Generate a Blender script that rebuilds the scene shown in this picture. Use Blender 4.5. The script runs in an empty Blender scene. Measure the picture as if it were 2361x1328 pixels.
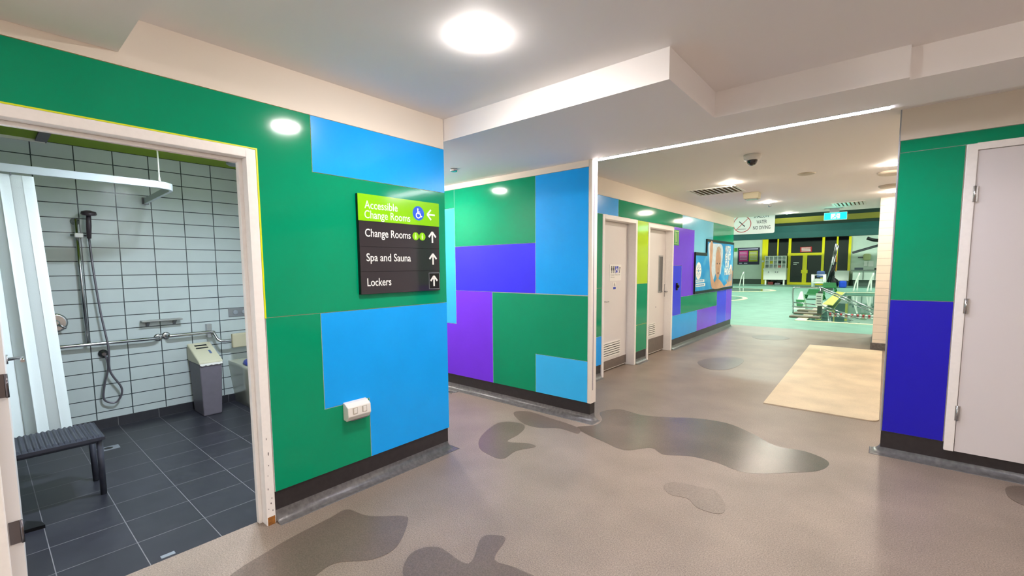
import bpy, bmesh, math, random
from mathutils import Vector, Matrix
random.seed(7)
S = bpy.context.scene
COL = S.collection
PI = math.pi

# ------------------------------------------------------------------ camera, world, exposure
W_, H_ = 2361.0, 1328.0
F_PX, CX, CY = 1028.86, 1180.5, 705.5
YAW, PITCH, ROLL = math.radians(39.915), math.radians(-4.97), math.radians(-0.43)
EYE = Vector((0, 0, 1.5))
fw = Vector((-math.sin(YAW)*math.cos(PITCH), math.cos(YAW)*math.cos(PITCH), math.sin(PITCH)))
r0 = Vector((math.cos(YAW), math.sin(YAW), 0)); u0 = r0.cross(fw)
RT = r0*math.cos(ROLL) + u0*math.sin(ROLL); UP = -r0*math.sin(ROLL) + u0*math.cos(ROLL)
cd = bpy.data.cameras.new('camera'); cam = bpy.data.objects.new('camera', cd); COL.objects.link(cam)
cam.matrix_world = Matrix(((RT.x, UP.x, -fw.x, EYE.x), (RT.y, UP.y, -fw.y, EYE.y), (RT.z, UP.z, -fw.z, EYE.z), (0, 0, 0, 1)))
cd.sensor_fit = 'HORIZONTAL'; cd.sensor_width = 36; cd.lens = 36*F_PX/W_
cd.shift_x = 0; cd.shift_y = (CY - H_/2)/W_
cd.clip_start = 0.05; cd.clip_end = 200
S.camera = cam
S.view_settings.view_transform = 'Standard'; S.view_settings.look = 'None'
S.view_settings.gamma = 1; S.view_settings.use_curve_mapping = False
S.view_settings.exposure = 2.32
wd = bpy.data.worlds.new('world'); S.world = wd; wd.use_nodes = True
wd.node_tree.nodes['Background'].inputs[0].default_value = (0.9, 0.95, 1, 1)
wd.node_tree.nodes['Background'].inputs[1].default_value = 0.05

L_MAIN, L_LED, L_CORR, L_BATH, L_POOL = 92.0, 21.0, 76.0, 270.0, 60.0   # lamp radiances

def at(x, y, ax, v):
    """the point of the real plane (axis ax = v) that the photograph shows at pixel x, y"""
    d = RT*((x-CX)/F_PX) + UP*(-(y-CY)/F_PX) + fw
    return EYE + d*((v-EYE[ax])/d[ax])

# ------------------------------------------------------------------ materials
def lin(c):
    return tuple((v/255/12.92 if v/255 <= .04045 else ((v/255+.055)/1.055)**2.4) for v in c) + (1,)
MATS = {}
def mat(name, rgb, rough=.5, metal=0, emit=0, noise=0, nscale=20, bump=0, bscale=200, coat=0, alpha=1, trans=0, ecol=None, spec=.5):
    if name in MATS: return MATS[name]
    m = bpy.data.materials.new(name); m.use_nodes = True; nt = m.node_tree; b = nt.nodes['Principled BSDF']
    c = lin(rgb)
    b.inputs['Base Color'].default_value = c; b.inputs['Roughness'].default_value = rough; b.inputs['Metallic'].default_value = metal
    b.inputs['Specular IOR Level'].default_value = spec
    if coat: b.inputs['Coat Weight'].default_value = coat; b.inputs['Coat Roughness'].default_value = .05
    if emit:
        b.inputs['Emission Color'].default_value = lin(ecol or rgb); b.inputs['Emission Strength'].default_value = emit
    if trans: b.inputs['Transmission Weight'].default_value = trans
    if alpha < 1: b.inputs['Alpha'].default_value = alpha
    geo = nt.nodes.new('ShaderNodeTexCoord')
    if noise:
        n = nt.nodes.new('ShaderNodeTexNoise'); n.inputs['Scale'].default_value = nscale; n.inputs['Detail'].default_value = 5
        nt.links.new(geo.outputs['Object'], n.inputs['Vector'])
        mr = nt.nodes.new('ShaderNodeMapRange'); mr.inputs['From Min'].default_value = .3; mr.inputs['From Max'].default_value = .7
        mr.inputs['To Min'].default_value = 1-noise; mr.inputs['To Max'].default_value = 1+noise
        nt.links.new(n.outputs['Fac'], mr.inputs['Value'])
        mx = nt.nodes.new('ShaderNodeMix'); mx.data_type = 'RGBA'; mx.blend_type = 'MULTIPLY'; mx.inputs['Factor'].default_value = 1
        mx.inputs[6].default_value = c; nt.links.new(mr.outputs['Result'], mx.inputs[7])
        nt.links.new(mx.outputs[2], b.inputs['Base Color'])
    if bump:
        n2 = nt.nodes.new('ShaderNodeTexNoise'); n2.inputs['Scale'].default_value = bscale; n2.inputs['Detail'].default_value = 3
        nt.links.new(geo.outputs['Object'], n2.inputs['Vector'])
        bp = nt.nodes.new('ShaderNodeBump'); bp.inputs['Strength'].default_value = bump; bp.inputs['Distance'].default_value = .002
        nt.links.new(n2.outputs['Fac'], bp.inputs['Height']); nt.links.new(bp.outputs['Normal'], b.inputs['Normal'])
    MATS[name] = m; return m

def tiles(name, rgb, grout, w, h, ph_u, ph_v, axes, mortar=.0035, rough=.25, var=.04):
    """grid of tiles; axes picks the two object axes used as u and v"""
    m = bpy.data.materials.new(name); m.use_nodes = True; nt = m.node_tree; b = nt.nodes['Principled BSDF']
    tc = nt.nodes.new('ShaderNodeTexCoord'); sp = nt.nodes.new('ShaderNodeSeparateXYZ'); cb = nt.nodes.new('ShaderNodeCombineXYZ')
    nt.links.new(tc.outputs['Object'], sp.inputs[0])
    for i, (a, ph) in enumerate(zip(axes, (ph_u, ph_v))):
        ad = nt.nodes.new('ShaderNodeMath'); ad.operation = 'SUBTRACT'; ad.inputs[1].default_value = ph - 40*(w, h)[i]
        nt.links.new(sp.outputs[a], ad.inputs[0]); nt.links.new(ad.outputs[0], cb.inputs[i])
    br = nt.nodes.new('ShaderNodeTexBrick'); br.offset = 0; br.squash = 1
    br.inputs['Scale'].default_value = 1; br.inputs['Brick Width'].default_value = w; br.inputs['Row Height'].default_value = h
    br.inputs['Mortar Size'].default_value = mortar; br.inputs['Mortar Smooth'].default_value = .1; br.inputs['Bias'].default_value = 0
    c = lin(rgb); br.inputs['Color1'].default_value = tuple(v*(1-var) for v in c[:3])+(1,); br.inputs['Color2'].default_value = tuple(min(1, v*(1+var)) for v in c[:3])+(1,)
    br.inputs['Mortar'].default_value = lin(grout)
    nt.links.new(cb.outputs[0], br.inputs['Vector'])
    nz = nt.nodes.new('ShaderNodeTexNoise'); nz.inputs['Scale'].default_value = 9; nz.inputs['Detail'].default_value = 6
    nt.links.new(tc.outputs['Object'], nz.inputs['Vector'])
    mr = nt.nodes.new('ShaderNodeMapRange'); mr.inputs['To Min'].default_value = 1-2.5*var; mr.inputs['To Max'].default_value = 1+2.5*var
    nt.links.new(nz.outputs['Fac'], mr.inputs['Value'])
    mx = nt.nodes.new('ShaderNodeMix'); mx.data_type = 'RGBA'; mx.blend_type = 'MULTIPLY'; mx.inputs['Factor'].default_value = 1
    nt.links.new(br.outputs['Color'], mx.inputs[6]); nt.links.new(mr.outputs['Result'], mx.inputs[7])
    nt.links.new(mx.outputs[2], b.inputs['Base Color']); b.inputs['Roughness'].default_value = rough
    bp = nt.nodes.new('ShaderNodeBump'); bp.inputs['Strength'].default_value = .5; bp.inputs['Distance'].default_value = .002; bp.invert = True
    nt.links.new(br.outputs['Fac'], bp.inputs['Height']); nt.links.new(bp.outputs['Normal'], b.inputs['Normal'])
    return m

def vinyl(name, rgb, r1, speck=.2):
    m = bpy.data.materials.new(name); m.use_nodes = True; nt = m.node_tree; b = nt.nodes['Principled BSDF']
    tc = nt.nodes.new('ShaderNodeTexCoord')
    def nz(scale, det, lo, hi):
        n = nt.nodes.new('ShaderNodeTexNoise'); n.inputs['Scale'].default_value = scale; n.inputs['Detail'].default_value = det
        nt.links.new(tc.outputs['Object'], n.inputs['Vector'])
        r = nt.nodes.new('ShaderNodeMapRange'); r.inputs['From Min'].default_value = .3; r.inputs['From Max'].default_value = .7
        r.inputs['To Min'].default_value = lo; r.inputs['To Max'].default_value = hi
        nt.links.new(n.outputs['Fac'], r.inputs['Value']); return r.outputs['Result'], n
    a, na = nz(150, 3, 1-1.7*speck, 1+1.7*speck); d, nd = nz(2.2, 6, .86, 1.14)
    ml = nt.nodes.new('ShaderNodeMath'); ml.operation = 'MULTIPLY'; nt.links.new(a, ml.inputs[0]); nt.links.new(d, ml.inputs[1])
    mx = nt.nodes.new('ShaderNodeMix'); mx.data_type = 'RGBA'; mx.blend_type = 'MULTIPLY'; mx.inputs['Factor'].default_value = 1
    mx.inputs[6].default_value = lin(rgb); nt.links.new(ml.outputs[0], mx.inputs[7]); nt.links.new(mx.outputs[2], b.inputs['Base Color'])
    b.inputs['Roughness'].default_value = r1
    bp = nt.nodes.new('ShaderNodeBump'); bp.inputs['Strength'].default_value = .35; bp.inputs['Distance'].default_value = .002
    nt.links.new(na.outputs['Fac'], bp.inputs['Height']); nt.links.new(bp.outputs['Normal'], b.inputs['Normal'])
    return m

M_PAINT = mat('cream_paint', (236, 226, 212), .6, bump=.08, bscale=120)
M_CEIL = mat('ceiling_paint', (246, 242, 240), .7, bump=.08, bscale=120)
M_SOFF = mat('soffit_face_paint', (238, 232, 214), .7, bump=.08, bscale=120)
M_FRAME = mat('white_gloss_enamel', (246, 242, 238), .35, noise=.02, nscale=40)
M_DOOR = mat('grey_white_door_enamel', (226, 221, 218), .4, bump=.1, bscale=500)
M_GDOOR = mat('light_grey_door', (222, 217, 218), .42, bump=.12, bscale=600)
M_SKIRT = mat('black_skirting_vinyl', (46, 42, 44), .4, noise=.15, nscale=30)
M_COVE = mat('grey_cove_vinyl', (100, 98, 98), .28, noise=.3, nscale=35, bump=.5, bscale=60)
M_BROWN = mat('brown_kick_plate', (112, 100, 92), .4, noise=.1)
M_BLACK = mat('black_plastic', (16, 15, 18), .35, spec=.3)
M_CHROME = mat('brushed_stainless', (190, 190, 192), .22, 1, noise=.05)
M_DARKCHROME = mat('dark_chrome', (120, 116, 120), .25, 1)
M_WHITE = mat('white_plastic', (236, 233, 226), .35)
M_IVORY = mat('ivory_plastic', (214, 208, 180), .45)
M_GREY = mat('mid_grey_plastic', (110, 104, 114), .5, noise=.05)
M_SILVER = mat('silver_trim', (170, 176, 186), .35, .6)
M_LIME = mat('lime_laminate', (190, 228, 8), .15, coat=.5)
M_LIMEEDGE = mat('lime_edge', (205, 220, 40), .4)
M_LIMEPAINT = mat('lime_ceiling_paint', (140, 170, 10), .6)
M_PANEL = {}
for nm, c, ro in (('green', (0, 150, 106), .1), ('azure', (18, 168, 255), .22), ('sky', (60, 190, 255), .2), ('cyan', (130, 210, 240), .15),
                  ('purple', (122, 54, 245), .25), ('indigo', (60, 52, 252), .25), ('royal', (34, 28, 190), .22), ('lime', (190, 220, 0), .1)):
    M_PANEL[nm] = mat(nm + '_laminate', c, ro, noise=.03, nscale=3, spec=.32)
M_EDGE = mat('pale_laminate_edge', (232, 242, 246), .4)
M_FLOOR = vinyl('brown_speckled_vinyl', (144, 129, 117), .42)
M_WET = vinyl('wet_brown_vinyl', (102, 91, 82), .2, .14)
M_DAMP = vinyl('damp_brown_vinyl', (112, 98, 88), .34, .16)
M_DECK = vinyl('green_pool_deck', (118, 160, 142), .5)
M_FAINT = vinyl('faint_damp_vinyl', (132, 118, 107), .4, .15)
M_MAT = vinyl('cream_rubber_mat', (216, 198, 168), .5, .05)

def emis(name, rgb, s):
    m = bpy.data.materials.new(name); m.use_nodes = True; nt = m.node_tree
    for n in list(nt.nodes): nt.nodes.remove(n)
    e = nt.nodes.new('ShaderNodeEmission'); o = nt.nodes.new('ShaderNodeOutputMaterial')
    e.inputs[0].default_value = lin(rgb); e.inputs[1].default_value = s; nt.links.new(e.outputs[0], o.inputs[0]); return m
E_MAIN = emis('warm_white_lamp', (255, 247, 242), L_MAIN)
E_LED = emis('led_strip_light', (244, 242, 255), L_LED)
E_CORR = emis('warm_lamp', (255, 240, 222), L_CORR)
E_BATH = emis('cool_tube', (226, 240, 255), L_BATH)
E_POOL = emis('pool_high_bay', (236, 255, 240), L_POOL)

# ------------------------------------------------------------------ geometry helpers
class G:
    """collects shapes in world coordinates; build() links them as ONE mesh object"""
    def __init__(s): s.v = []; s.f = []; s.mi = []; s.sm = []
    def add(s, vs, fs, m=0, smooth=False):
        o = len(s.v); s.v += [Vector(p) for p in vs]
        for f in fs: s.f.append([o+i for i in f]); s.mi.append(m); s.sm.append(smooth)
        return s
    def box(s, a, b, m=0):
        x0, x1 = sorted((a[0], b[0])); y0, y1 = sorted((a[1], b[1])); z0, z1 = sorted((a[2], b[2]))
        return s.add([(x0,y0,z0),(x1,y0,z0),(x1,y1,z0),(x0,y1,z0),(x0,y0,z1),(x1,y0,z1),(x1,y1,z1),(x0,y1,z1)],
                     [(0,3,2,1),(4,5,6,7),(0,1,5,4),(1,2,6,5),(2,3,7,6),(3,0,4,7)], m)
    def loft(s, rings, m=0, smooth=True, caps=True, close=True):
        n = len(rings[0]); o = len(s.v)
        for r in rings: s.v += [Vector(p) for p in r]
        for k in range(len(rings)-1):
            for i in range(n if close else n-1):
                j = (i+1) % n
                s.f.append([o+k*n+i, o+k*n+j, o+(k+1)*n+j, o+(k+1)*n+i]); s.mi.append(m); s.sm.append(smooth)
        if caps and close:
            s.f.append([o+i for i in range(n)][::-1]); s.mi.append(m); s.sm.append(False)
            s.f.append([o+(len(rings)-1)*n+i for i in range(n)]); s.mi.append(m); s.sm.append(False)
        return s
    def tube(s, pts, r, n=10, m=0, closed=False):
        pts = [Vector(p) for p in pts]; rings = []; prev = None
        for i, p in enumerate(pts):
            a = pts[max(i-1, 0)]; b = pts[min(i+1, len(pts)-1)]; t = (b-a).normalized()
            ref = prev if prev else (Vector((0, 0, 1)) if abs(t.z) < .9 else Vector((1, 0, 0)))
            u = (ref - t*ref.dot(t)).normalized(); prev = u; w = t.cross(u)
            rr = r[i] if isinstance(r, (list, tuple)) else r
            rings.append([p + u*math.cos(2*PI*k/n)*rr + w*math.sin(2*PI*k/n)*rr for k in range(n)])
        return s.loft(rings, m)
    def bar(s, a, b, w, h, m=0):
        """rectangular bar from a to b"""
        a = Vector(a); b = Vector(b); t = (b-a).normalized()
        ref = Vector((0, 0, 1)) if abs(t.z) < .95 else Vector((1, 0, 0))
        u = t.cross(ref).normalized(); v = u.cross(t)
        R = lambda p: [p+u*w/2+v*h/2, p-u*w/2+v*h/2, p-u*w/2-v*h/2, p+u*w/2-v*h/2]
        return s.loft([R(a), R(b)], m, False)
    def lathe(s, c, prof, axis=(0, 0, 1), n=28, m=0, smooth=True):
        """prof: (radius, offset along axis)"""
        ax = Vector(axis).normalized(); ref = Vector((1, 0, 0)) if abs(ax.x) < .9 else Vector((0, 1, 0))
        u = ax.cross(ref).normalized(); w = ax.cross(u); c = Vector(c)
        return s.loft([[c + ax*h + (u*math.cos(2*PI*k/n)+w*math.sin(2*PI*k/n))*max(r, 1e-4) for k in range(n)] for r, h in prof], m, smooth)
    def poly(s, fr, pts, w0, w1, m=0, ms=None):
        """2-D polygon pts in frame fr extruded from w0 to w1 (front); sides may take their own material"""
        n = len(pts); ms = m if ms is None else ms
        ar = sum(pts[i][0]*pts[(i+1)%n][1]-pts[(i+1)%n][0]*pts[i][1] for i in range(n))
        if ar < 0: pts = pts[::-1]
        o = len(s.v); s.v += [fr(u, v, w0) for u, v in pts] + [fr(u, v, w1) for u, v in pts]
        s.f.append([o+i for i in range(n)][::-1]); s.mi.append(ms); s.sm.append(False)
        s.f.append([o+n+i for i in range(n)]); s.mi.append(m); s.sm.append(False)
        for i in range(n):
            j = (i+1) % n; s.f.append([o+i, o+j, o+n+j, o+n+i]); s.mi.append(ms); s.sm.append(False)
        return s
    def rect(s, fr, u0, v0, u1, v1, w0, w1, m=0, ms=None): return s.poly(fr, [(u0, v0), (u1, v0), (u1, v1), (u0, v1)], w0, w1, m, ms)
    def disc(s, fr, u, v, r, w0, w1, m=0, n=28, ry=None):
        return s.poly(fr, [(u+r*math.cos(2*PI*k/n), v+(ry or r)*math.sin(2*PI*k/n)) for k in range(n)], w0, w1, m)
    def stroke(s, fr, pts, t, w0, w1, m=0, round_=True):
        for k, ((a, b), (c, d)) in enumerate(zip(pts, pts[1:])):
            w1 += 5e-5
            L = math.hypot(c-a, d-b) or 1e-6; nx, ny = -(d-b)/L*t/2, (c-a)/L*t/2
            s.poly(fr, [(a+nx, b+ny), (c+nx, d+ny), (c-nx, d-ny), (a-nx, b-ny)], w0, w1, m)
        if round_:
            for p in pts:
                w1 += 5e-5; s.disc(fr, p[0], p[1], t/2, w0, w1, m, 10)
        return s
    def text(s, fr, string, u0, v0, w, h, w1, m=0, depth=.0008, bold=0):
        """lettering fitted to width w and capital height h, baseline at v0"""
        cu = bpy.data.curves.new('lettering', 'FONT'); cu.body = string; cu.size = 1; cu.resolution_u = 4; cu.offset = bold
        ob = bpy.data.objects.new('lettering', cu); COL.objects.link(ob)
        dg = bpy.context.evaluated_depsgraph_get(); me = bpy.data.meshes.new_from_object(ob.evaluated_get(dg))
        xs = [v.co.x for v in me.vertices]; x0 = min(xs); wx = max(xs)-x0; sc = w/wx; sy = h/.69
        o = len(s.v); s.v += [fr(u0+(v.co.x-x0)*sc, v0+v.co.y*sy, w1) for v in me.vertices]
        for p in me.polygons: s.f.append([o+i for i in p.vertices]); s.mi.append(m); s.sm.append(False)
        bpy.data.objects.remove(ob); bpy.data.curves.remove(cu); bpy.data.meshes.remove(me)
        return s
    def build(s, name, mats, parent=None, bevel=0):
        off = ROOT.get(parent.name, Vector((0, 0, 0))) if parent else Vector((0, 0, 0))
        me = bpy.data.meshes.new(name); me.from_pydata([tuple(p-off) for p in s.v], [], s.f)
        if not isinstance(mats, (list, tuple)): mats = [mats]
        for mm in mats: me.materials.append(mm)
        for p, i, q in zip(me.polygons, s.mi, s.sm): p.material_index = min(i, len(mats)-1); p.use_smooth = q
        bm = bmesh.new(); bm.from_mesh(me); bmesh.ops.remove_doubles(bm, verts=bm.verts, dist=1e-6); bmesh.ops.recalc_face_normals(bm, faces=bm.faces) if s.closed() else None
        bm.to_mesh(me); bm.free(); me.update()
        ob = bpy.data.objects.new(name, me); COL.objects.link(ob)
        if parent: ob.parent = parent; ROOT[ob.name] = off
        if bevel:
            b = ob.modifiers.new('bevel', 'BEVEL'); b.width = bevel; b.segments = 2; b.limit_method = 'ANGLE'
        return ob
    noclose = False
    def closed(s): return not s.noclose
ROOT = {}
def fx(x): return lambda u, v, w=0: Vector((x+w, u, v))        # wall facing +X: u along +Y
def fy(y): return lambda u, v, w=0: Vector((u, y-w, v))        # wall facing -Y: u along +X
def fc(z): return lambda u, v, w=0: Vector((u, v, z-w))        # ceiling facing down (mirrored winding fixed on build)

def thing(name, label, cat, loc, group=None, kind=None):
    o = bpy.data.objects.new(name, None); COL.objects.link(o); o.location = loc; o.empty_display_size = .1
    ROOT[o.name] = Vector(loc); o['label'] = label
    if kind: o['kind'] = kind
    else: o['category'] = cat
    if group: o['group'] = group
    return o
def tag(o, label, cat, group=None, kind=None):
    o['label'] = label; o['category'] = cat
    if group: o['group'] = group
    if kind: o['kind'] = kind
    return o
def struct(o, label=None):
    o['kind'] = 'structure'
    if label: o['label'] = label
    return o
def dup(root, loc, label, group=None):
    r = root.copy(); COL.objects.link(r); r.location = loc; r['label'] = label
    if group: r['group'] = group
    for ch in root.children:
        c = ch.copy(); COL.objects.link(c); c.parent = r
        for g in ch.children:
            d = g.copy(); COL.objects.link(d); d.parent = c
    return r

# ------------------------------------------------------------------ setting: floors, ceilings, walls
XA, XD, YC, YE, XB = -2.705, -2.88, 3.70, 4.52, -5.66
H1, H2, H3, HB = 2.65, 2.484, 2.48, 2.62
struct(G().box((-2.80, -4, -.1), (6, 12.25, 0)).box((-6.2, 2.30, -.1), (-2.80, 3.9, 0)).box((-4.2, 3.9, -.1), (-2.8, 12.25, 0)).build('floor', M_FLOOR), 'brown speckled vinyl floor')
M_FT = tiles('charcoal_floor_tiles', (44, 44, 52), (120, 118, 122), .317, .317, -4.046, .147, ('X', 'Y'), .0022, .35, .12)
struct(G().box((XB, -2, -.1), (-2.80, 2.299, 0)).build('floor_bathroom', M_FT), 'charcoal tiled bathroom floor')
struct(G().box((-2.83, -4, H1), (6, 11.9, H1+.15)).box((-2.98, 3.8, H1), (-2.83, 11.9, H1+.15)).build('ceiling', M_CEIL), 'pale grey main ceiling')
# lowered soffit with its stepped front, and the one at upper left
g = G(); fz = lambda u, v, w=0: Vector((u, v, H2+w))
g.poly(fz, [(-6.1, 2.42), (-.93, 2.42), (-.93, 3.235), (.045, 3.235), (.045, 3.28), (6, 3.28), (6, 3.80), (-6.1, 3.80)], 0, H1-H2+.01)
struct(g.build('ceiling_lowered', M_CEIL), 'lowered ceiling with stepped edge')
struct(G().box((-2.705, -4, H3), (6, .48, H1+.01)).build('ceiling_soffit', M_CEIL), 'soffit at the upper left')
# bathroom shell
M_WT = tiles('white_wall_tiles', (198, 208, 208), (62, 70, 74), .266, .1297, .101, .0247, ('Y', 'Z'), .0042, .18, .02)
M_WTX = tiles('white_wall_tiles_side', (206, 214, 212), (92, 96, 98), .266, .1297, .101, .0247, ('X', 'Z'), .0028, .18, .02)
struct(G().box((XB-.1, -2.1, -.1), (XB, 2.40, HB)).build('wall_bathroom_back', M_WT), 'white tiled bathroom wall')
struct(G().box((XB, 2.20, 0), (-2.85, 2.299, HB)).build('wall_bathroom_right', M_WTX))
struct(G().box((XB, -2.1, 0), (-2.85, -2.0, HB)).build('wall_bathroom_left', M_WTX))
struct(G().box((XB, -2.1, HB), (-2.84, 2.3, HB+.1)).build('ceiling_bathroom', M_LIMEPAINT), 'lime green bathroom ceiling')
M_BSK = tiles('charcoal_skirting_tiles', (50, 50, 56), (120, 120, 122), .317, .5, .147, -.2, ('Y', 'Z'), .0022, .3, .1)
struct(G().box((XB, -2, 0), (XB+.012, 2.2, .086)).build('baseboard_bathroom', M_BSK))
# wall A (left), with its doorway
OY0, OY1 = -.045, 1.034
g = G().box((-2.845, OY1-.02, 0), (XA-.012, 2.403, H1)).box((-2.845, OY0+.02, 2.137), (XA-.012, OY1-.02, H1)).box((-2.845, -4, 0), (XA-.012, OY0+.02, H1))
g.box((-6.1, 2.30, 0), (-2.845, 2.403, H1))
struct(g.build('wall_left', M_PAINT), 'left wall with the accessible change room doorway')
g = G().box((XA-.012, -4, 2.424), (XA-.002, 2.413, H1)); struct(g.build('trim_1', M_PAINT), 'cream band above the green panels')
# wall C (middle partition)
g = G().box((-6.1, YC+.012, 0), (-2.155, 3.80, H2)); g.box((-2.155, YC+.003, .183), (-2.12, 3.80, H2)); g.box((-2.155, YC+.012, 0), (-2.135, 3.80, .183))
struct(g.build('wall_middle', M_PAINT), 'partition wall with coloured panels')
struct(G().box((-6.1, YC, 2.424), (-2.156, YC+.012, H2)).build('trim_2', M_PAINT), 'cream band over the partition panels')
struct(G().box((-2.121, 3.736, .31), (-2.117, 3.741, H2)).build('trim_3', M_GREY), 'groove in the white partition end')
struct(G().box((-6.2, 2.3, 0), (-6.1, 3.8, H2)).build('wall_alcove', M_PAINT))
# wall D (corridor left)
D1a, D1b, D2a, D2b = 5.31, 6.375, 6.785, 7.87
g = G()
for a, b in ((3.8, D1a+.03), (D1b-.03, D2a+.03), (D2b-.03, 11.85)): g.box((XD-.15, a, 0), (XD-.012, b, H1))
for a, b, z in ((D1a+.03, D1b-.03, 2.15), (D2a+.03, D2b-.03, 2.13)): g.box((XD-.15, a, z), (XD-.012, b, H1))
struct(g.build('wall_corridor', M_PAINT), 'corridor wall with two doors')
struct(G().box((XD-.012, 3.8, 2.424), (XD-.002, 11.85, H1)).build('trim_4', M_PAINT), 'cream band above the corridor panels')
struct(G().box((XD-1.3, 3.8, 0), (XD-1.2, 12, H1)).box((XD-1.2, 3.8, 0), (XD-.15, 3.9, H1)).box((XD-1.2, 11.75, 0), (XD-.15, 11.85, H1)).box((XD-1.2, 3.8, H1), (XD-.1, 12, H1+.1)).build('wall_behind_doors', M_PAINT))
# wall E (right)
g = G().box((.034, YE+.012, 0), (6, YE+.12, H1)); struct(g.build('wall_right', M_PAINT), 'right wall with green and blue panels')
struct(G().box((.034, YE, 2.424), (6, YE+.012, H1)).build('trim_5', M_PAINT), 'cream band above the right wall panels')
struct(G().box((.026, YE-.002, .183), (.034, YE+.12, H1)).build('trim_6', M_SILVER), 'silver corner trim on the right wall')
struct(G().box((.9, YE+.12, 0), (1, 12, H1)).build('wall_corridor_right', M_PAINT))
struct(G().box((6, -4, 0), (6.1, YE+.12, H1)).box((-2.83, -4.1, 0), (6.1, -4, H1)).build('wall_back', M_PAINT))
M_PIER = tiles('cream_pier_tiles', (238, 228, 214), (150, 140, 132), 2.0, .1297, .5, .05, ('X', 'Z'), .002, .3, .02)
struct(G().box((-.13, 10.10, .12), (.9, 11.9, H1)).build('wall_pier', M_PIER), 'cream tiled pier at the end of the corridor')
struct(G().box((-.15, 10.08, 0), (.9, 11.9, .12)).build('baseboard_pier', M_COVE))
struct(G().box((.03, YE+.12, -.001), (.04, YE+.121, 0)).build('trim_7', M_SILVER))

# black skirtings with a worn grey cove that runs out onto the floor
def skirt(name, path, h=.183, cove=.055, ch=.07, base_n=None, t=.0):
    """path: (x, y) points of the wall face; out = normal to the right-hand side of travel"""
    path = path[::-1]
    def offs(d):
        out = []
        for i, p in enumerate(path):
            ns = []
            for a, b in ((i-1, i), (i, i+1)):
                if 0 <= a and b < len(path):
                    dx, dy = path[b][0]-path[a][0], path[b][1]-path[a][1]; L = math.hypot(dx, dy); ns.append((dy/L, -dx/L))
            nx = sum(n[0] for n in ns); ny = sum(n[1] for n in ns)
            if len(ns) == 2:
                k = 1 + ns[0][0]*ns[1][0]+ns[0][1]*ns[1][1]; nx /= k; ny /= k
            out.append((p[0]+nx*d, p[1]+ny*d))
        return out
    prof = [(0, h), (.003, h), (.003, ch)]
    g = G(); g.noclose = True
    rings = [[Vector((p[0], p[1], z)) for p in offs(d)] for d, z in prof]
    g.loft(rings, 0, False, False, False)
    b = g.build(name, M_SKIRT); struct(b)
    prof = [(.003+cove*(1-math.cos(a)), ch*(1-math.sin(a))+.0015) for a in [i*PI/2/6 for i in range(7)]] + [(.003+cove+.012, .0015), (.003+cove+.012, -.001)]
    g = G(); g.noclose = True
    g.loft([[Vector((p[0], p[1], z)) for p in offs(d)] for d, z in prof], 0, True, False, False)
    struct(g.build('trim_cove', M_COVE, b))
    return b
skirt('baseboard_left', [(-3.4, 2.403), (XA-.012, 2.403), (XA-.012, 1.04)])
skirt('baseboard_middle', [(-2.135, 3.80), (-2.135, YC+.012), (-6.1, YC+.012)])
skirt('baseboard_corridor_1', [(XD-.012, 5.305), (XD-.012, 3.81)])
skirt('baseboard_corridor_2', [(XD-.012, 6.78), (XD-.012, 6.38)])
skirt('baseboard_corridor_3', [(XD-.15, 11.85), (XD-.012, 11.85), (XD-.012, 7.875)])
skirt('baseboard_right', [(6, YE+.012), (.036, YE+.012), (.036, YE+.12)], ch=.05)

# ------------------------------------------------------------------ coloured wall panels
def panel(fr, pts, colour, label, group, gap=.002, edge=M_EDGE):
    """an L-shaped or rectangular laminate panel, set in by a thin gap all round"""
    n = len(pts); ar = sum(pts[i][0]*pts[(i+1)%n][1]-pts[(i+1)%n][0]*pts[i][1] for i in range(n))
    if ar < 0: pts = pts[::-1]
    ins = []
    for i in range(n):
        a, b, c = pts[i-1], pts[i], pts[(i+1) % n]
        d1 = (b[0]-a[0], b[1]-a[1]); d2 = (c[0]-b[0], c[1]-b[1]); L1 = math.hypot(*d1); L2 = math.hypot(*d2)
        n1 = (-d1[1]/L1, d1[0]/L1); n2 = (-d2[1]/L2, d2[0]/L2)
        ins.append((b[0]+(n1[0]+n2[0])*gap, b[1]+(n1[1]+n2[1])*gap))
    o = G().poly(fr, ins, 0.0005, .012, 0, 1).build('wall_panel', [M_PANEL[colour], edge])
    tag(o, label, 'wall panel', group); return o
R = lambda u0, v0, u1, v1: [(u0, v0), (u1, v0), (u1, v1), (u0, v1)]
FA, FC, FD, FE = fx(XA-.012), fy(YC+.012), fx(XD-.012), fy(YE+.012)
GA, GC, GD, GE = 'panels on the left wall', 'panels on the partition wall', 'panels on the corridor wall', 'panels on the right wall'
PG = panel(FA, [(-3.9, 2.163), (1.043, 2.163), (1.043, 1.222), (2.415, 1.222), (2.415, 2.086), (1.352, 2.086), (1.352, 2.422), (-3.9, 2.422)], 'green', 'large glossy green panel over the left doorway and behind the directory sign', GA, edge=M_LIMEEDGE)
G().poly(FA, [(-3.9, 2.158), (1.036, 2.158), (1.036, 1.219), (1.044, 1.219), (1.044, 2.165), (-3.9, 2.165)], 0, .0135).build('lime_edge', mat('lime_edge_strip', (226, 236, 10), .4), PG)
panel(FA, R(1.352, 2.086, 2.415, 2.422), 'azure', 'blue panel at the top of the left wall corner above the directory sign', GA)
panel(FA, [(1.040, .185), (1.685, .185), (1.685, .605), (1.364, .605), (1.364, 1.222), (1.040, 1.222)], 'green', 'L-shaped green panel beside the door frame, behind the power outlet', GA)
panel(FA, [(1.685, .185), (2.415, .185), (2.415, 1.222), (1.364, 1.222), (1.364, .605), (1.685, .605)], 'azure', 'large bright blue panel under the directory sign', GA)
panel(FC, R(-3.978, 1.748, -2.775, 2.422), 'green', 'green panel at the top of the partition reflecting a ceiling light', GC)
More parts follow.
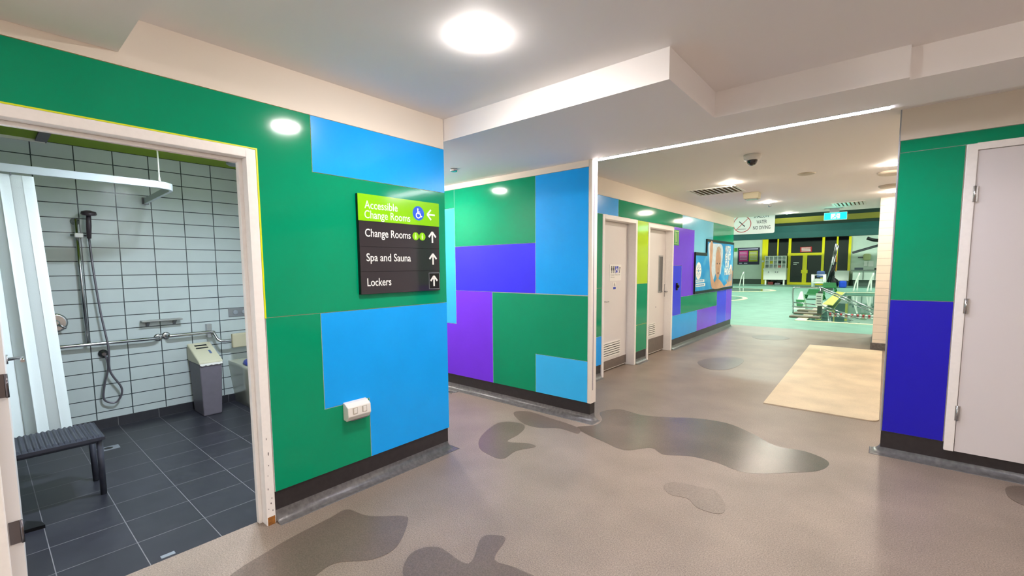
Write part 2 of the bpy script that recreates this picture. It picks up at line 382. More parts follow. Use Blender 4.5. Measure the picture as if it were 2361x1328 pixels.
panel(FC, R(-6.0, 2.205, -3.978, 2.422), 'green', 'green panel strip at the top of the partition beside the wall corner', GC)
panel(FC, R(-4.6, .82, -3.978, 2.205), 'sky', 'tall light blue panel strip just behind the left wall corner', GC)
panel(FC, R(-3.978, 1.226, -2.775, 1.748), 'indigo', 'wide indigo panel in the middle of the partition', GC)
panel(FC, [(-4.6, .185), (-3.382, .185), (-3.382, 1.226), (-3.978, 1.226), (-3.978, .82), (-4.6, .82)], 'purple', 'purple panel at the lower left of the partition', GC)
panel(FC, [(-3.382, .185), (-2.775, .185), (-2.775, .592), (-2.155, .592), (-2.155, 1.222), (-3.382, 1.222)], 'green', 'L-shaped green panel at the lower right of the partition', GC)
panel(FC, R(-2.775, .185, -2.155, .592), 'sky', 'small light blue panel at the bottom corner of the partition', GC)
panel(FC, R(-2.775, 1.226, -2.155, 2.422), 'azure', 'tall blue panel next to the white partition end', GC)
panel(FC, R(-6.0, .185, -4.6, 2.205), 'green', 'green panel deep in the alcove', GC)
panel(FD, R(3.82, 2.185, 5.752, 2.422), 'azure', 'blue panel above the nearest corridor door at its left', GD)
panel(FD, R(3.82, 1.216, 5.305, 2.185), 'green', 'upper green panel to the left of the nearest corridor door', GD)
panel(FD, R(3.82, .572, 5.305, 1.216), 'green', 'lower green panel to the left of the nearest corridor door', GD)
panel(FD, R(3.82, .185, 5.305, .572), 'azure', 'blue panel at the floor left of the nearest corridor door', GD)
panel(FD, R(5.752, 2.185, 8.29, 2.422), 'green', 'long green panel over both corridor doors', GD)
panel(FD, R(6.382, 1.231, 6.780, 2.185), 'lime', 'lime panel between the two corridor doors', GD)
panel(FD, R(6.382, .604, 6.780, 1.231), 'green', 'middle green panel between the two corridor doors', GD)
panel(FD, R(6.382, .185, 6.780, .604), 'green', 'bottom green panel with lime edges between the two corridor doors', GD, gap=.006, edge=M_LIMEEDGE)
panel(FD, [(7.875, 1.506), (8.30, 1.506), (8.30, .93), (8.97, .93), (8.97, 2.185), (7.875, 2.185)], 'purple', 'purple panel under the green exit sticker beside the poster', GD)
panel(FD, R(7.875, .612, 8.30, 1.506), 'indigo', 'indigo panel with a black knob right of the far corridor door', GD)
panel(FD, [(8.29, 2.185), (8.97, 2.185), (8.97, .93), (10.18, .93), (10.18, 2.422), (8.29, 2.422)], 'cyan', 'pale cyan panel above and behind the poster', GD)
panel(FD, [(10.18, 1.9), (11.85, 1.9), (11.85, 2.422), (10.18, 2.422)], 'green', 'green panel above the far end of the poster', GD)
panel(FD, R(8.30, .612, 10.6, .93), 'green', 'low green panel directly below the poster', GD)
panel(FD, R(7.875, .185, 9.25, .612), 'azure', 'blue panel at the floor right of the far corridor door', GD)
panel(FD, R(9.25, .185, 10.6, .612), 'purple', 'purple panel at the floor below the poster', GD)
panel(FD, R(10.6, .185, 11.37, .93), 'indigo', 'indigo panel at the floor near the corridor end', GD)
panel(FD, [(11.37, .185), (11.85, .185), (11.85, 1.9), (10.18, 1.9), (10.18, .93), (11.37, .93)], 'purple', 'purple panel at the very end of the corridor wall', GD)
panel(FE, R(.036, 2.332, 6, 2.422), 'green', 'thin green panel strip over the grey service door', GE)
panel(FE, R(.036, 1.227, .388, 2.332), 'green', 'tall green panel left of the grey service door', GE)
panel(FE, R(.036, .185, .388, 1.227), 'royal', 'deep blue panel left of the grey service door', GE)

# ------------------------------------------------------------------ doors
# doorway to the accessible change room
d1 = thing('door_1', 'white framed open doorway to the accessible change room', None, (XA, .5, 0), kind='structure')
g = G()
for a, b, z0, z1 in ((.985, OY1, 0, 2.155), (OY0, .004, 0, 2.155), (.004, .985, 2.108, 2.155)):
    g.box((-2.86, a, z0), (XA+.004, b, z1))
g.box((-2.80, .965, 0), (-2.765, .985, 2.09)).box((-2.80, .004, 2.09), (-2.765, .985, 2.108)).box((-2.80, -.0, 0), (-2.765, .006, 2.09))
g.build('door_frame', M_FRAME, d1, .004)
G().box((XA+.004, .99, .0), (XA+.0046, 1.03, .05)).build('rust_stain', mat('rust', (150, 96, 40), .9, noise=.4, nscale=60), d1)
FF = fx(XA+.004)
for y_, z_, a_, b_ in ((1.005, .52, .003, .012), (1.012, .43, .004, .02), (1.010, .36, .003, .008), (1.0, .22, .003, .012), (1.018, .16, .004, .007), (1.012, .13, .005, .010), (.998, .10, .003, .006), (1.02, .085, .004, .008), (1.003, .30, .002, .007)):
    G().disc(FF, y_, z_, a_*.6, .0001, .0006, 0, 7, ry=b_*.6).build('paint_chip', mat('chipped_dark', (70, 66, 66), .8), d1)
g = G()
lf = [Vector((-2.815, .004, 0)), Vector((-2.815, .048, 0))]
far_ = at(30, 985, 0, -3.72)
dirv = Vector((-3.72+2.815, far_.y-.048, 0)).normalized(); nrm = Vector((-dirv.y, dirv.x, 0));
if nrm.y < 0: nrm = -nrm
P0 = Vector((-2.815, .048, 0)); P1 = P0 + dirv*.905; Q1 = P1 - nrm*.042; Q0 = P0 - nrm*.042
g.loft([[p+Vector((0, 0, z)) for p in (P0, P1, Q1, Q0)] for z in (.012, 2.085)], 0, False)
leaf = g.build('door_leaf', M_DOOR, d1)
for z in (.38, 1.02, 1.80):
    g = G(); g.box((-2.8155, .010, z-.05), (-2.8125, .046, z+.05)); g.tube([(-2.809, .0475, z-.05), (-2.809, .0475, z+.05)], .006)
    g.build('hinge', M_DARKCHROME, leaf)
hp = P0 + dirv*.84 + Vector((0, 0, at(20, 828, 0, -3.66).z))
g = G().tube([hp, hp+nrm*.055, hp+nrm*.06-dirv*.015, hp+nrm*.06-dirv*.12], .009)
g.lathe(hp, [(.026, 0), (.026, .008)], nrm)
g.build('door_handle', M_CHROME, leaf)

def corridor_door(n, label, a, b, top, hinge_side, louvre, extras):
    d = thing('door_%d' % n, label, None, (XD, (a+b)/2, 0), kind='structure')
    xl = XD-.125                                    # leaf face
    g = G(); fr = .055
    for y0, y1, z0, z1 in ((a, a+fr, 0, top), (b-fr, b, 0, top), (a+fr, b-fr, top-fr, top)): g.box((XD-.15, y0, z0), (XD+.006, y1, z1))
    g.build('door_frame', M_FRAME, d, .004)
    lf = fx(xl)
    g = G().rect(lf, a+fr+.004, .02, b-fr-.006, top-fr-.004, -.04, 0); leaf = g.build('door_leaf', M_DOOR, d)
    u0, u1, v0, v1 = louvre
    g = G(); n_ = 6
    g.rect(lf, u0-.012, v0-.012, u1+.012, v0, 0, .01).rect(lf, u0-.012, v1, u1+.012, v1+.012, 0, .01).rect(lf, u0-.012, v0, u0, v1, 0, .01).rect(lf, u1, v0, u1+.012, v1, 0, .01)
    for k in range(n_):
        z = v0 + (v1-v0)*(k+.15)/n_; hh = (v1-v0)/n_
        g.loft([[lf(u, z, .014), lf(u, z+hh*.55, .012), lf(u, z+hh*.6, .001), lf(u, z+.002, .001)] for u in (u0, u1)], 0, False)
    lv = g.build('louvre_vent', M_WHITE, leaf)
    G().rect(lf, u0, v0, u1, v1, .0002, .0006).build('louvre_gap_shade', mat('painted_gap_shade', (40, 38, 38), .8), leaf)  # dark sheet on the leaf, shade between the slats put into its colour
    G().rect(lf, a+fr+.006, .03, b-fr-.008, louvre[2]-.045, 0, .002).build('kick_plate', M_BROWN, leaf)
    extras(d, leaf, lf, a, b)
    return d
XL = XD-.125
def e1(d, leaf, lf, a, b):
    p0 = at(1405, 648, 0, XL); p1 = at(1432, 610, 0, XL); u0, v0, u1, v1 = p0.y, p0.z, p1.y, p1.z
    s = thing('door_sign', 'white toilet and shower sign with pictograms on the nearest corridor door', 'sign', (XL, u0, v0))
    G().rect(lf, u0, v0, u1, v1, .0005, .004).build('sign_plate', mat('sign_white', (240, 238, 232), .35), s)
    W, Hh = u1-u0, v1-v0; g = G()
    for uu in (.17, .34):
        cx = u0+W*uu; g.disc(lf, cx, v1-Hh*.13, W*.035, .004, .005).rect(lf, cx-W*.045, v1-Hh*.36, cx+W*.045, v1-Hh*.18, .004, .005).rect(lf, cx-W*.03, v1-Hh*.52, cx-.004, v1-Hh*.36, .004, .005).rect(lf, cx+.004, v1-Hh*.52, cx+W*.03, v1-Hh*.36, .004, .005)
    cx = u0+W*.9
    g.disc(lf, cx-W*.03, v1-Hh*.2, W*.035, .004, .005).stroke(lf, [(cx-W*.03, v1-Hh*.25), (cx-W*.06, v1-Hh*.5)], W*.04, .004, .005)
    g.text(lf, 'Female Toilet and', u0+W*.08, v1-Hh*.66, W*.8, Hh*.055, .0045).text(lf, 'Shower', u0+W*.08, v1-Hh*.80, W*.34, Hh*.055, .0045)
    g.build('pictogram', M_BLACK, s)
    G().rect(lf, u0+W*.46, v1-Hh*.53, u0+W*.74, v1-Hh*.1, .004, .0045).build('access_symbol_field', mat('sign_blue', (30, 60, 190), .4), s)
    wheel(lf, u0+W*.6, v1-Hh*.32, W*.20, .0045, .0052).build('access_symbol', M_WHITE, s)
    p0 = at(1413, 669, 0, XL); p1 = at(1420, 650, 0, XL); u0, v0, u1, v1 = p0.y, p0.z, p1.y, p1.z; m_ = (v0*1.6+v1)/2.6
    s = thing('door_sticker', 'small blue and white sticker below the toilet sign on the door', 'sticker', (XL, u0, v0))
    G().rect(lf, u0, v0, u1, v1, .0005, .002).build('sticker_sheet', M_WHITE, s)
    G().rect(lf, u0+.006, v0+.01, u1-.006, m_, .002, .0024).build('blue_field', MATS['sign_blue'], s)
    wheel(lf, (u0+u1)/2, (m_+v1)/2, (u1-u0)*.34, .002, .003).build('pictogram', M_GREY, s)
    p = at(1393, 696, 0, XL); g = G().tube([p, p+Vector((.04, 0, 0)), p+Vector((.04, .06, 0))], .008); g.build('door_handle', M_CHROME, leaf)
def e2(d, leaf, lf, a, b):
    p0 = at(1518, 672, 0, XL); p1 = at(1527, 592, 0, XL)
    g = G()
    for q in ((p0.y-.02, p0.z-.02, p1.y+.02, p0.z), (p0.y-.02, p1.z, p1.y+.02, p1.z+.02), (p0.y-.02, p0.z, p0.y, p1.z), (p1.y, p0.z, p1.y+.02, p1.z)): g.rect(lf, *q, 0, .008)
    g.build('vision_panel_frame', M_CHROME, leaf)
    G().rect(lf, p0.y, p0.z, p1.y, p1.z, .001, .003).build('glass', mat('dark_glass', (70, 74, 76), .06, coat=.5), leaf)
    p = at(1532, 672, 0, XL)
    g = G().rect(lf, p.y-.022, p.z-.09, p.y+.022, p.z+.13, 0, .008); g.tube([p, p+Vector((.05, 0, 0)), p+Vector((.05, -.11, -.01))], .01); g.build('door_handle', M_CHROME, leaf)
    G().lathe(at(1512, 708, 0, XL), [(.012, 0), (.012, .0008)], (1, 0, 0)).build('scuff', M_GREY, leaf)
def wheel(fr, u, v, r, w0, w1):
    g = G(); t = r*.2
    g.disc(fr, u-r*.12, v+r*.72, r*.15, w0, w1, 0, 14)
    g.stroke(fr, [(u-r*.12, v+r*.5), (u-r*.08, v-.0*r), (u+r*.35, v-.02*r), (u+r*.52, v-r*.5), (u+r*.68, v-r*.44)], t, w0, w1)
    g.stroke(fr, [(u-r*.1, v+r*.28), (u+r*.28, v+r*.28)], t*.8, w0, w1)
    a0 = [math.radians(d) for d in range(110, 331, 20)]
    g.stroke(fr, [(u-r*.05+r*.43*math.cos(a), v-r*.3+r*.43*math.sin(a)) for a in a0], t*.9, w0, w1)
    return g
l0, l1 = at(1391, 842, 0, XL), at(1437, 797, 0, XL)
corridor_door(2, 'near white corridor door with toilet sign and louvre vent', D1a, D1b, 2.185, 0, (5.42, 6.08, .20, .40), e1)
corridor_door(3, 'far white corridor door with narrow vision panel', D2a, D2b, 2.165, 0, (6.88, 7.40, .32, .52), e2)
# service door in the right wall
d4 = thing('door_4', 'light grey service door with white frame in the right wall', None, (.9, YE, 0), kind='structure')
g = G(); g.box((.392, YE-.018, .128), (.445, YE+.012, 2.330)).box((.445, YE-.018, 2.285), (2.3, YE+.012, 2.330)).box((2.3, YE-.018, .128), (2.35, YE+.012, 2.33)); g.build('door_frame', M_FRAME, d4, .003)
leaf = G().box((.449, YE-.010, .130), (1.37, YE+.012, 2.281)).build('door_leaf', M_GDOOR, d4)
G().box((1.374, YE-.010, .130), (2.296, YE+.012, 2.281)).build('door_leaf', M_GDOOR, d4)
for (px_, py0, py1) in ((2243, 430, 466), (2222, 688, 722), (2202, 934, 968)):
    a = at(px_, py0, 1, YE); b = at(px_, py1, 1, YE)
    g = G().tube([(.449, YE-.021, b.z), (.449, YE-.021, a.z)], .008); g.box((.437, YE-.0195, b.z), (.461, YE-.0175, a.z)).box((.45, YE-.019, b.z), (.463, YE-.0095, a.z)); g.build('hinge', M_CHROME, leaf)

# ------------------------------------------------------------------ floor: wet patches and mat
def outline(pts, n=6):
    """closed smooth outline (Catmull-Rom) through floor points"""
    P = [Vector(p) for p in pts]; out = []
    for i in range(len(P)):
        a, b, c, d = P[i-1], P[i], P[(i+1) % len(P)], P[(i+2) % len(P)]
        for k in range(n):
            t = k/n; out.append(.5*((2*b)+(c-a)*t+(2*a-5*b+4*c-d)*t*t+(3*b-3*c+d-a)*t**3))
    return out
PATCH = [.0006]
def patch(pix, m, label, z=.0012, name='wet_patch', cat='puddle'):
    o = outline([at(x, y, 2, 0) for x, y in pix])
    PATCH[0] += .00025; g = G().poly(lambda u, v, w=0: Vector((u, v, w)), [(p.x, p.y) for p in o], 0.0002, PATCH[0])
    return tag(g.build(name, m), label, cat, 'wet patches on the vinyl floor')
patch([(1385, 950), (1430, 944), (1480, 957), (1540, 962), (1610, 965), (1680, 977), (1740, 1003), (1790, 1028), (1860, 1042), (1910, 1065), (1890, 1085), (1820, 1090), (1720, 1090), (1650, 1066), (1590, 1052), (1530, 1048), (1500, 1033), (1440, 1038), (1390, 1018), (1350, 1000), (1330, 985), (1372, 980), (1388, 968)], M_WET, 'largest wet patch, spreading from the partition corner towards the mat')
patch([(1184, 952), (1215, 948), (1262, 962), (1330, 985), (1332, 1000), (1290, 988), (1240, 986), (1205, 975)], M_DAMP, 'narrow wet patch along the foot of the partition')
patch([(1110, 1005), (1150, 975), (1195, 975), (1210, 985), (1195, 1002), (1170, 1018), (1215, 1022), (1235, 1030), (1190, 1040), (1160, 1058), (1130, 1050), (1105, 1032)], M_DAMP, 'damp patch on the floor in front of the alcove')
patch([(760, 1195), (800, 1175), (850, 1190), (930, 1190), (940, 1205), (915, 1260), (860, 1290), (770, 1300), (700, 1345), (560, 1400), (520, 1340), (620, 1270), (690, 1230)], M_DAMP, 'big damp patch near the left door frame')
patch([(950, 1275), (1010, 1262), (1080, 1300), (1110, 1240), (1150, 1235), (1165, 1245), (1140, 1290), (1190, 1310), (1250, 1345), (1200, 1400), (1000, 1400), (930, 1330)], M_DAMP, 'damp patch at the bottom middle of the floor')
patch([(1530, 1120), (1560, 1112), (1620, 1125), (1650, 1132), (1672, 1165), (1660, 1185), (1610, 1172), (1585, 1150), (1545, 1140)], M_FAINT, 'faint damp patch in the middle of the open floor')
patch([(1608, 835), (1640, 826), (1690, 824), (1715, 830), (1700, 845), (1670, 853), (1630, 850)], M_DAMP, 'small dark wet patch in the corridor beside the doors')
patch([(1735, 775), (1780, 773), (1820, 779), (1800, 784), (1750, 782)], M_DAMP, 'flat wet patch at the corridor end near the pool deck')
patch([(2320, 1125), (2361, 1122), (2400, 1140), (2380, 1170), (2330, 1150)], M_DAMP, 'damp spot at the right edge by the service door')
g = G(); m0 = [(-1.03, 9.95), (.02, 9.95)] + [(.02-.09+.09*math.cos(a), 5.40+.09+.09*math.sin(a)) for a in [-i*PI/2/6 for i in range(7)]] + [(-.955, 5.40)]
g.poly(lambda u, v, w=0: Vector((u, v, w)), m0, .0003, .010)
tag(g.build('floor_mat', M_MAT), 'cream rubber mat on the corridor floor by the tiled pier', 'mat')
g = G(); p = at(1045, 903, 2, 0); g.lathe((p.x, p.y, 0), [(.06, 0), (.06, .002)])
for x_, y_ in ((1041, 902), (1046, 905), (1040, 908), (1051, 904), (1045, 899)):
    p = at(x_, y_, 2, 0); g.lathe((p.x, p.y, .0), [(.008, 0), (.008, .003)])
tag(g.build('floor_drain', M_CHROME), 'small perforated metal floor drain behind the left wall corner', 'drain')

# ------------------------------------------------------------------ directory sign on the left wall
sg = thing('directory_sign', 'black and lime directory sign pointing to change rooms, spa and lockers', 'sign', (XA, 1.635, 1.32))
FS = fx(XA)
SU0, SU1, SZ0, SZ1 = 1.635, 2.326, 1.325, 1.992
M_SBLK = mat('gloss_charcoal_acrylic', (48, 44, 48), .09, coat=.5); M_SLIME = mat('lime_acrylic', (140, 214, 10), .12, coat=.5)
G().rect(FS, SU0, SZ0, SU1, SZ1, 0, .022).build('backing_board', M_BLACK, sg)
zz = [SZ0, 1.478, 1.645, 1.815]
for k in range(3): G().rect(FS, SU0+.002, zz[k]+.0008, SU1-.002, zz[k+1]-.0008, .022, .027).build('sign_slat', M_SBLK, sg, .0006)
G().rect(FS, SU0-.001, zz[3]+.001, SU1+.001, SZ1, .022, .028).build('lime_header', M_SLIME, sg, .0006)
G().rect(FS, 2.213, 1.338, 2.318, 1.462, .027, .0285).build('arrow_tile', mat('taped_black', (22, 20, 22), .2), sg)
g = G()
for q in ((2.213, 1.338, 2.216, 1.462), (2.315, 1.338, 2.318, 1.462), (2.213, 1.338, 2.318, 1.341), (2.213, 1.459, 2.318, 1.462)): g.rect(FS, *q, .0285, .0288)
g.build('tape_edge', M_SILVER, sg)
M_LET = mat('white_lettering', (245, 243, 238), .4)
g = G()
B = .002
g.text(FS, 'Accessible', 1.682, 1.898, .262, .052, .0286, bold=B).text(FS, 'Change Rooms', 1.680, 1.834, .372, .052, .0286, bold=B)
g.build('lettering', M_LET, sg)
g = G().text(FS, 'Change Rooms', 1.680, 1.712, .372, .052, .0276, bold=.008); g.build('lettering', M_LET, sg)
g = G().text(FS, 'Spa and Sauna', 1.684, 1.548, .365, .052, .0276, bold=.008); g.build('lettering', M_LET, sg)
g = G().text(FS, 'Lockers', 1.684, 1.380, .190, .052, .0276, bold=.008); g.build('lettering', M_LET, sg)
def arrow(u, v, L, t, left, w):
    g = G()
    if left: g.stroke(FS, [(u+L/2, v), (u-L/2+.004, v)], t, w, w+.0006, round_=False).stroke(FS, [(u, v+L*.5), (u-L/2, v), (u, v-L*.5)], t, w, w+.0006, round_=False)
    else: g.stroke(FS, [(u, v-L/2), (u, v+L/2-.004)], t, w, w+.0006, round_=False).stroke(FS, [(u-L*.42, v+L*.02), (u, v+L/2), (u+L*.42, v+L*.02)], t, w, w+.0006, round_=False)
    g.build('arrow', M_LET, sg)
arrow(2.247, 1.900, .075, .012, True, .0285); arrow(2.256, 1.731, .082, .014, False, .0275); arrow(2.258, 1.565, .082, .014, False, .0275); arrow(2.262, 1.398, .078, .014, False, .029)
G().disc(FS, 2.128, 1.902, .052, .028, .0286).build('access_symbol_disc', mat('sign_mid_blue', (10, 84, 220), .3), sg)
wheel(FS, 2.128, 1.900, .044, .0286, .0292).build('access_symbol', M_LET, sg)
for u in (2.098, 2.160):
    G().disc(FS, u, 1.733, .029, .0275, .0282).build('lime_disc', M_SLIME, sg)
    g = G().disc(FS, u, 1.750, .005, .0282, .0287, 0, 12).poly(FS, [(u-.005, 1.743), (u+.005, 1.743), (u+.008, 1.728), (u+.004, 1.713), (u-.004, 1.713), (u-.008, 1.728)], .0282, .0287)
    g.build('pictogram', mat('pale_green_print', (214, 240, 150), .5), sg)

# power outlet
po = thing('power_outlet', 'cream double power outlet with two rocker switches on the green panel', 'power outlet', (XA, 1.56, .5))
g = G(); y0, y1 = 1.487, 1.655
prof = [(0, .618), (.028, .612), (.062, .590), (.066, .530), (.040, .496), (0, .500)]
g.loft([[Vector((XA+a, y, z)) for a, z in prof] for y in (y0, y1)], 0, False); g.build('housing', M_WHITE, po, .004)
for yc in (1.538, 1.606):
    r = G().box((XA+.0625, yc-.017, .542), (XA+.0665, yc+.017, .584)).build('switch_surround', mat('warm_grey_plastic', (190, 182, 170), .4), po)
    G().box((XA+.065, yc-.012, .546), (XA+.070, yc+.012, .580)).build('rocker_switch', M_WHITE, r, .002)
G().box((XA+.01, 1.52, .494), (XA+.045, 1.64, .500)).build('socket_face', M_GREY, po)

# ------------------------------------------------------------------ ceiling fittings
def downlight(x, y, z, r, m, label, group, dome=.022):
    t = thing('downlight', label, 'ceiling light', (x, y, z), group)
    G().lathe((x, y, z), [(r*1.26, 0), (r*1.26, -.0006), (r*1.0, -.0004), (r*.97, -.0002)], n=32, smooth=False).build('trim_ring', M_WHITE, t)
    g = G().lathe((x, y, z), [(r*1.02*math.cos(a), -.0003-dome*math.sin(a)) for a in [i*PI/2/8 for i in range(9)]], n=32)
    g.build('lamp', m, t); return t
downlight(-1.62, 1.69, H1, .085, E_MAIN, 'bright round downlight in the hall ceiling above the directory sign', 'downlights')
downlight(-3.86, 3.02, H2, .075, E_MAIN, 'round downlight in the low alcove ceiling', 'downlights')
downlight(-5.2, 3.02, H2, .07, E_MAIN, 'added round downlight deeper in the alcove, unseen behind the left wall', 'added fill downlights out of view')  # unseen lamp added to brighten the partition panels
for i, y in enumerate((6.83, 9.35, 11.6)):
    downlight(-1.72, y, H1, .075, E_CORR, ('nearest round downlight in the middle row of the corridor, beside the air vent', 'middle round downlight of the corridor row, behind the emergency light', 'farthest round downlight of the corridor row, above the no diving sign')[i], 'downlights')
    downlight(-.0, y, H1, .075, E_CORR, ('nearest of the right-hand corridor downlights beside the right wall corner', 'second of the right-hand corridor downlights above the tiled pier', 'farthest of the right-hand corridor downlights at the pool opening')[i], 'downlights')
for x, y, z in ((1.7, 1.0, H1), (4.2, 1.69, H1), (-1.2, -1.2, H3), (1.4, -1.2, H3), (4.0, -1.2, H3)):  # added lamps behind the viewer, fill for the hall and its ceiling
    downlight(x, y, z, .085, E_MAIN, 'round fill downlight added behind the viewer, out of view', 'added fill downlights out of view')
# LED strip
g = G().box((-2.116, 3.725, H2-.004), (-.03, 3.785, H2-.0005)); st = thing('led_strip', 'long white LED strip light across the corridor entrance', 'strip light', (-1.07, 3.755, H2))
G().box((-2.118, 3.718, H2-.003), (-.028, 3.7245, H2)).box((-2.118, 3.7855, H2-.003), (-.028, 3.792, H2)).build('channel', M_SILVER, st)
g.build('diffuser', E_LED, st)
# dome camera
c = Vector((-1.13, 5.28, H1)); t = thing('security_camera', 'white dome security camera with black bubble on the corridor ceiling', 'security camera', c)
G().lathe(c, [(.082, 0), (.084, -.03), (.075, -.052), (.05, -.058)], n=32).build('housing', M_WHITE, t)
G().lathe(c, [(.052, -.056)]+[(.052*math.cos(a), -.060-.052*math.sin(a)) for a in [i*PI/2/8 for i in range(9)]], n=28).build('dome', mat('smoked_dome', (10, 10, 14), .05, coat=1), t)
# square air vent
def ceil_vent(x0, y0, x1, y1, label, n=9):
    t = thing('air_vent', label, 'air vent', ((x0+x1)/2, (y0+y1)/2, H1))
    g = G(); b = .035
    g.box((x0, y0, H1-.008), (x1, y0+b, H1)).box((x0, y1-b, H1-.008), (x1, y1, H1)).box((x0, y0+b, H1-.008), (x0+b, y1-b, H1)).box((x1-b, y0+b, H1-.008), (x1, y1-b, H1))
    g.build('vent_frame', M_WHITE, t)
    G().box((x0+b, y0+b, H1-.0015), (x1-b, y1-b, H1-.0005)).build('duct', mat('duct_dark', (110, 96, 76), .8), t)
    g = G()
    for k in range(n):
        x = x0+b+(x1-x0-2*b)*(k+.5)/n
        g.loft([[Vector((x-.026, y, H1-.002)), Vector((x+.016, y, H1-.016)), Vector((x+.020, y, H1-.014)), Vector((x-.020, y, H1-.001))] for y in (y0+b, y1-b)], 0, False)
    g.build('slats', M_WHITE, t)
ceil_vent(-2.42, 7.08, -1.72, 7.72, 'square louvred air vent in the corridor ceiling beside a downlight')
ceil_vent(-.85, 10.35, -.35, 11.0, 'louvred air vent near the exit sign at the corridor end', 7)
# emergency light box
t = thing('emergency_light', 'beige box emergency light under the corridor ceiling', 'emergency light', (-1.66, 8.0, H1))
g = G(); g.loft([[Vector(p) for p in ((x-.11*s_, y-.1*s_, z), (x+.11*s_, y-.1*s_, z), (x+.11*s_, y+.1*s_, z), (x-.11*s_, y+.1*s_, z))] for x, y, z, s_ in ((-1.70, 8.02, H1, 1), (-1.70, 8.02, H1-.095, .95))], 0, False)
g.build('housing', M_IVORY, t, .004)
G().box((-1.78, 7.95, H1-.105), (-1.62, 8.09, H1-.095)).build('lens', mat('lens_grey', (170, 172, 170), .2), t)
def disc_fit(name, x, y, z, r, m, label, cat, h=.012):
    t = G().lathe((x, y, z), [(r, 0), (r, -h*.5), (r*.86, -h), (r*.3, -h*.8)], n=32).build(name, m)
    return tag(t, label, cat)
disc_fit('ceiling_speaker', -.83, 6.80, H1, .10, mat('grille_beige', (196, 188, 172), .6), 'flat beige round speaker grille in the corridor ceiling', 'speaker')
disc_fit('ceiling_diffuser', .0, 7.42, H1, .15, mat('beige_metal', (206, 194, 176), .5), 'round beige diffuser beside the nearest right-hand corridor downlight', 'air vent', .03)
disc_fit('ceiling_diffuser', .0, 8.65, H1, .15, mat('beige_metal', (206, 194, 176), .5), 'round beige diffuser before the second right-hand corridor downlight', 'air vent', .03)
disc_fit('sprinkler_head', -3.36, 3.13, H2, .035, M_CHROME, 'small chrome sprinkler in the low alcove ceiling', 'sprinkler', .03)
disc_fit('sprinkler_head', -1.78, 9.9, H1, .03, M_CHROME, 'small chrome sprinkler in the corridor ceiling near the emergency light', 'sprinkler', .03)
# exit sign
t = thing('exit_sign', 'hanging teal and white running man exit sign at the corridor end', 'exit sign', (-.80, 11.3, 2.3))
a = at(1899, 509, 1, 11.3); b = at(1954, 487, 1, 11.3); FX = fy(11.3)
G().rect(FX, a.x, a.z, b.x, b.z, -.03, 0).build('housing', M_WHITE, t, .004)
G().rect(FX, a.x+.008, a.z+.012, b.x-.008, b.z-.012, 0, .003).build('exit_panel', mat('exit_teal', (0, 190, 165), .3, emit=1.1, ecol=(0, 205, 175)), t)
cx, cz = (a.x+b.x)/2, (a.z+b.z)/2; hh = (b.z-a.z)
G().rect(FX, cx-.075, a.z+.03, cx+.075, b.z-.03, .003, .0045).build('doorway_field', mat('exit_pale', (150, 240, 220), .3, emit=.9), t)
G().disc(FX, cx+.01, cz+hh*.22, hh*.08, .0045, .006).stroke(FX, [(cx+.0, cz+hh*.1), (cx-.01, cz-hh*.06), (cx+.03, cz-hh*.15), (cx+.02, cz-hh*.3)], hh*.09, .0045, .006).stroke(FX, [(cx-.01, cz-hh*.06), (cx-.05, cz-hh*.25)], hh*.09, .0045, .006).stroke(FX, [(cx+.0, cz+hh*.1), (cx+.045, cz), (cx+.06, cz+hh*.06)], hh*.06, .0045, .006).build('running_figure', MATS['exit_teal'], t)
G().box((cx-.2, 11.28, b.z+.09), (cx+.12, 11.36, H1)).build('mount', M_WHITE, t)
G().box((cx-.1, 11.305, b.z), (cx+.06, 11.325, b.z+.09)).build('hanger', M_SILVER, t)
G().box((cx-.06, 11.275, b.z+.1), (cx-.03, 11.28, b.z+.12)).build('indicator', mat('red_indicator', (220, 60, 70), .4, emit=1), t)

# ------------------------------------------------------------------ items on the corridor wall
FP = fx(XD)
t = thing('wall_plaque', 'small green exit information plaque beside the far corridor door', 'sign', (XD, 8.0, 1.9))
G().rect(FP, 7.885, 1.865, 8.12, 2.135, 0, .004).build('plate', mat('plaque_green', (60, 160, 60), .4), t)
g = G()
for q in ((7.90, 1.885, 8.105, 1.895), (7.90, 2.105, 8.105, 2.115), (7.93, 1.91, 7.945, 2.09), (8.06, 1.91, 8.075, 2.09)): g.rect(FP, *q, .004, .005)
g.stroke(FP, [(8.0, 2.07), (8.0, 1.93)], .025, .004, .005); g.build('print', mat('pale_yellow_green', (220, 240, 170), .5), t)
t = thing('panel_knob', 'black knob lock on the indigo corridor panel', 'handle', (XD, 8.06, 1.14))
p = at(1560, 660, 0, XD)
G().lathe(p, [(.03, 0), (.03, .03), (.022, .045)], (1, 0, 0)).build('knob', M_BLACK, t); G().box((XD, p.y-.03, p.z-.07), (XD+.018, p.y+.03, p.z+.06)).build('back_plate', M_BLACK, t, .004)
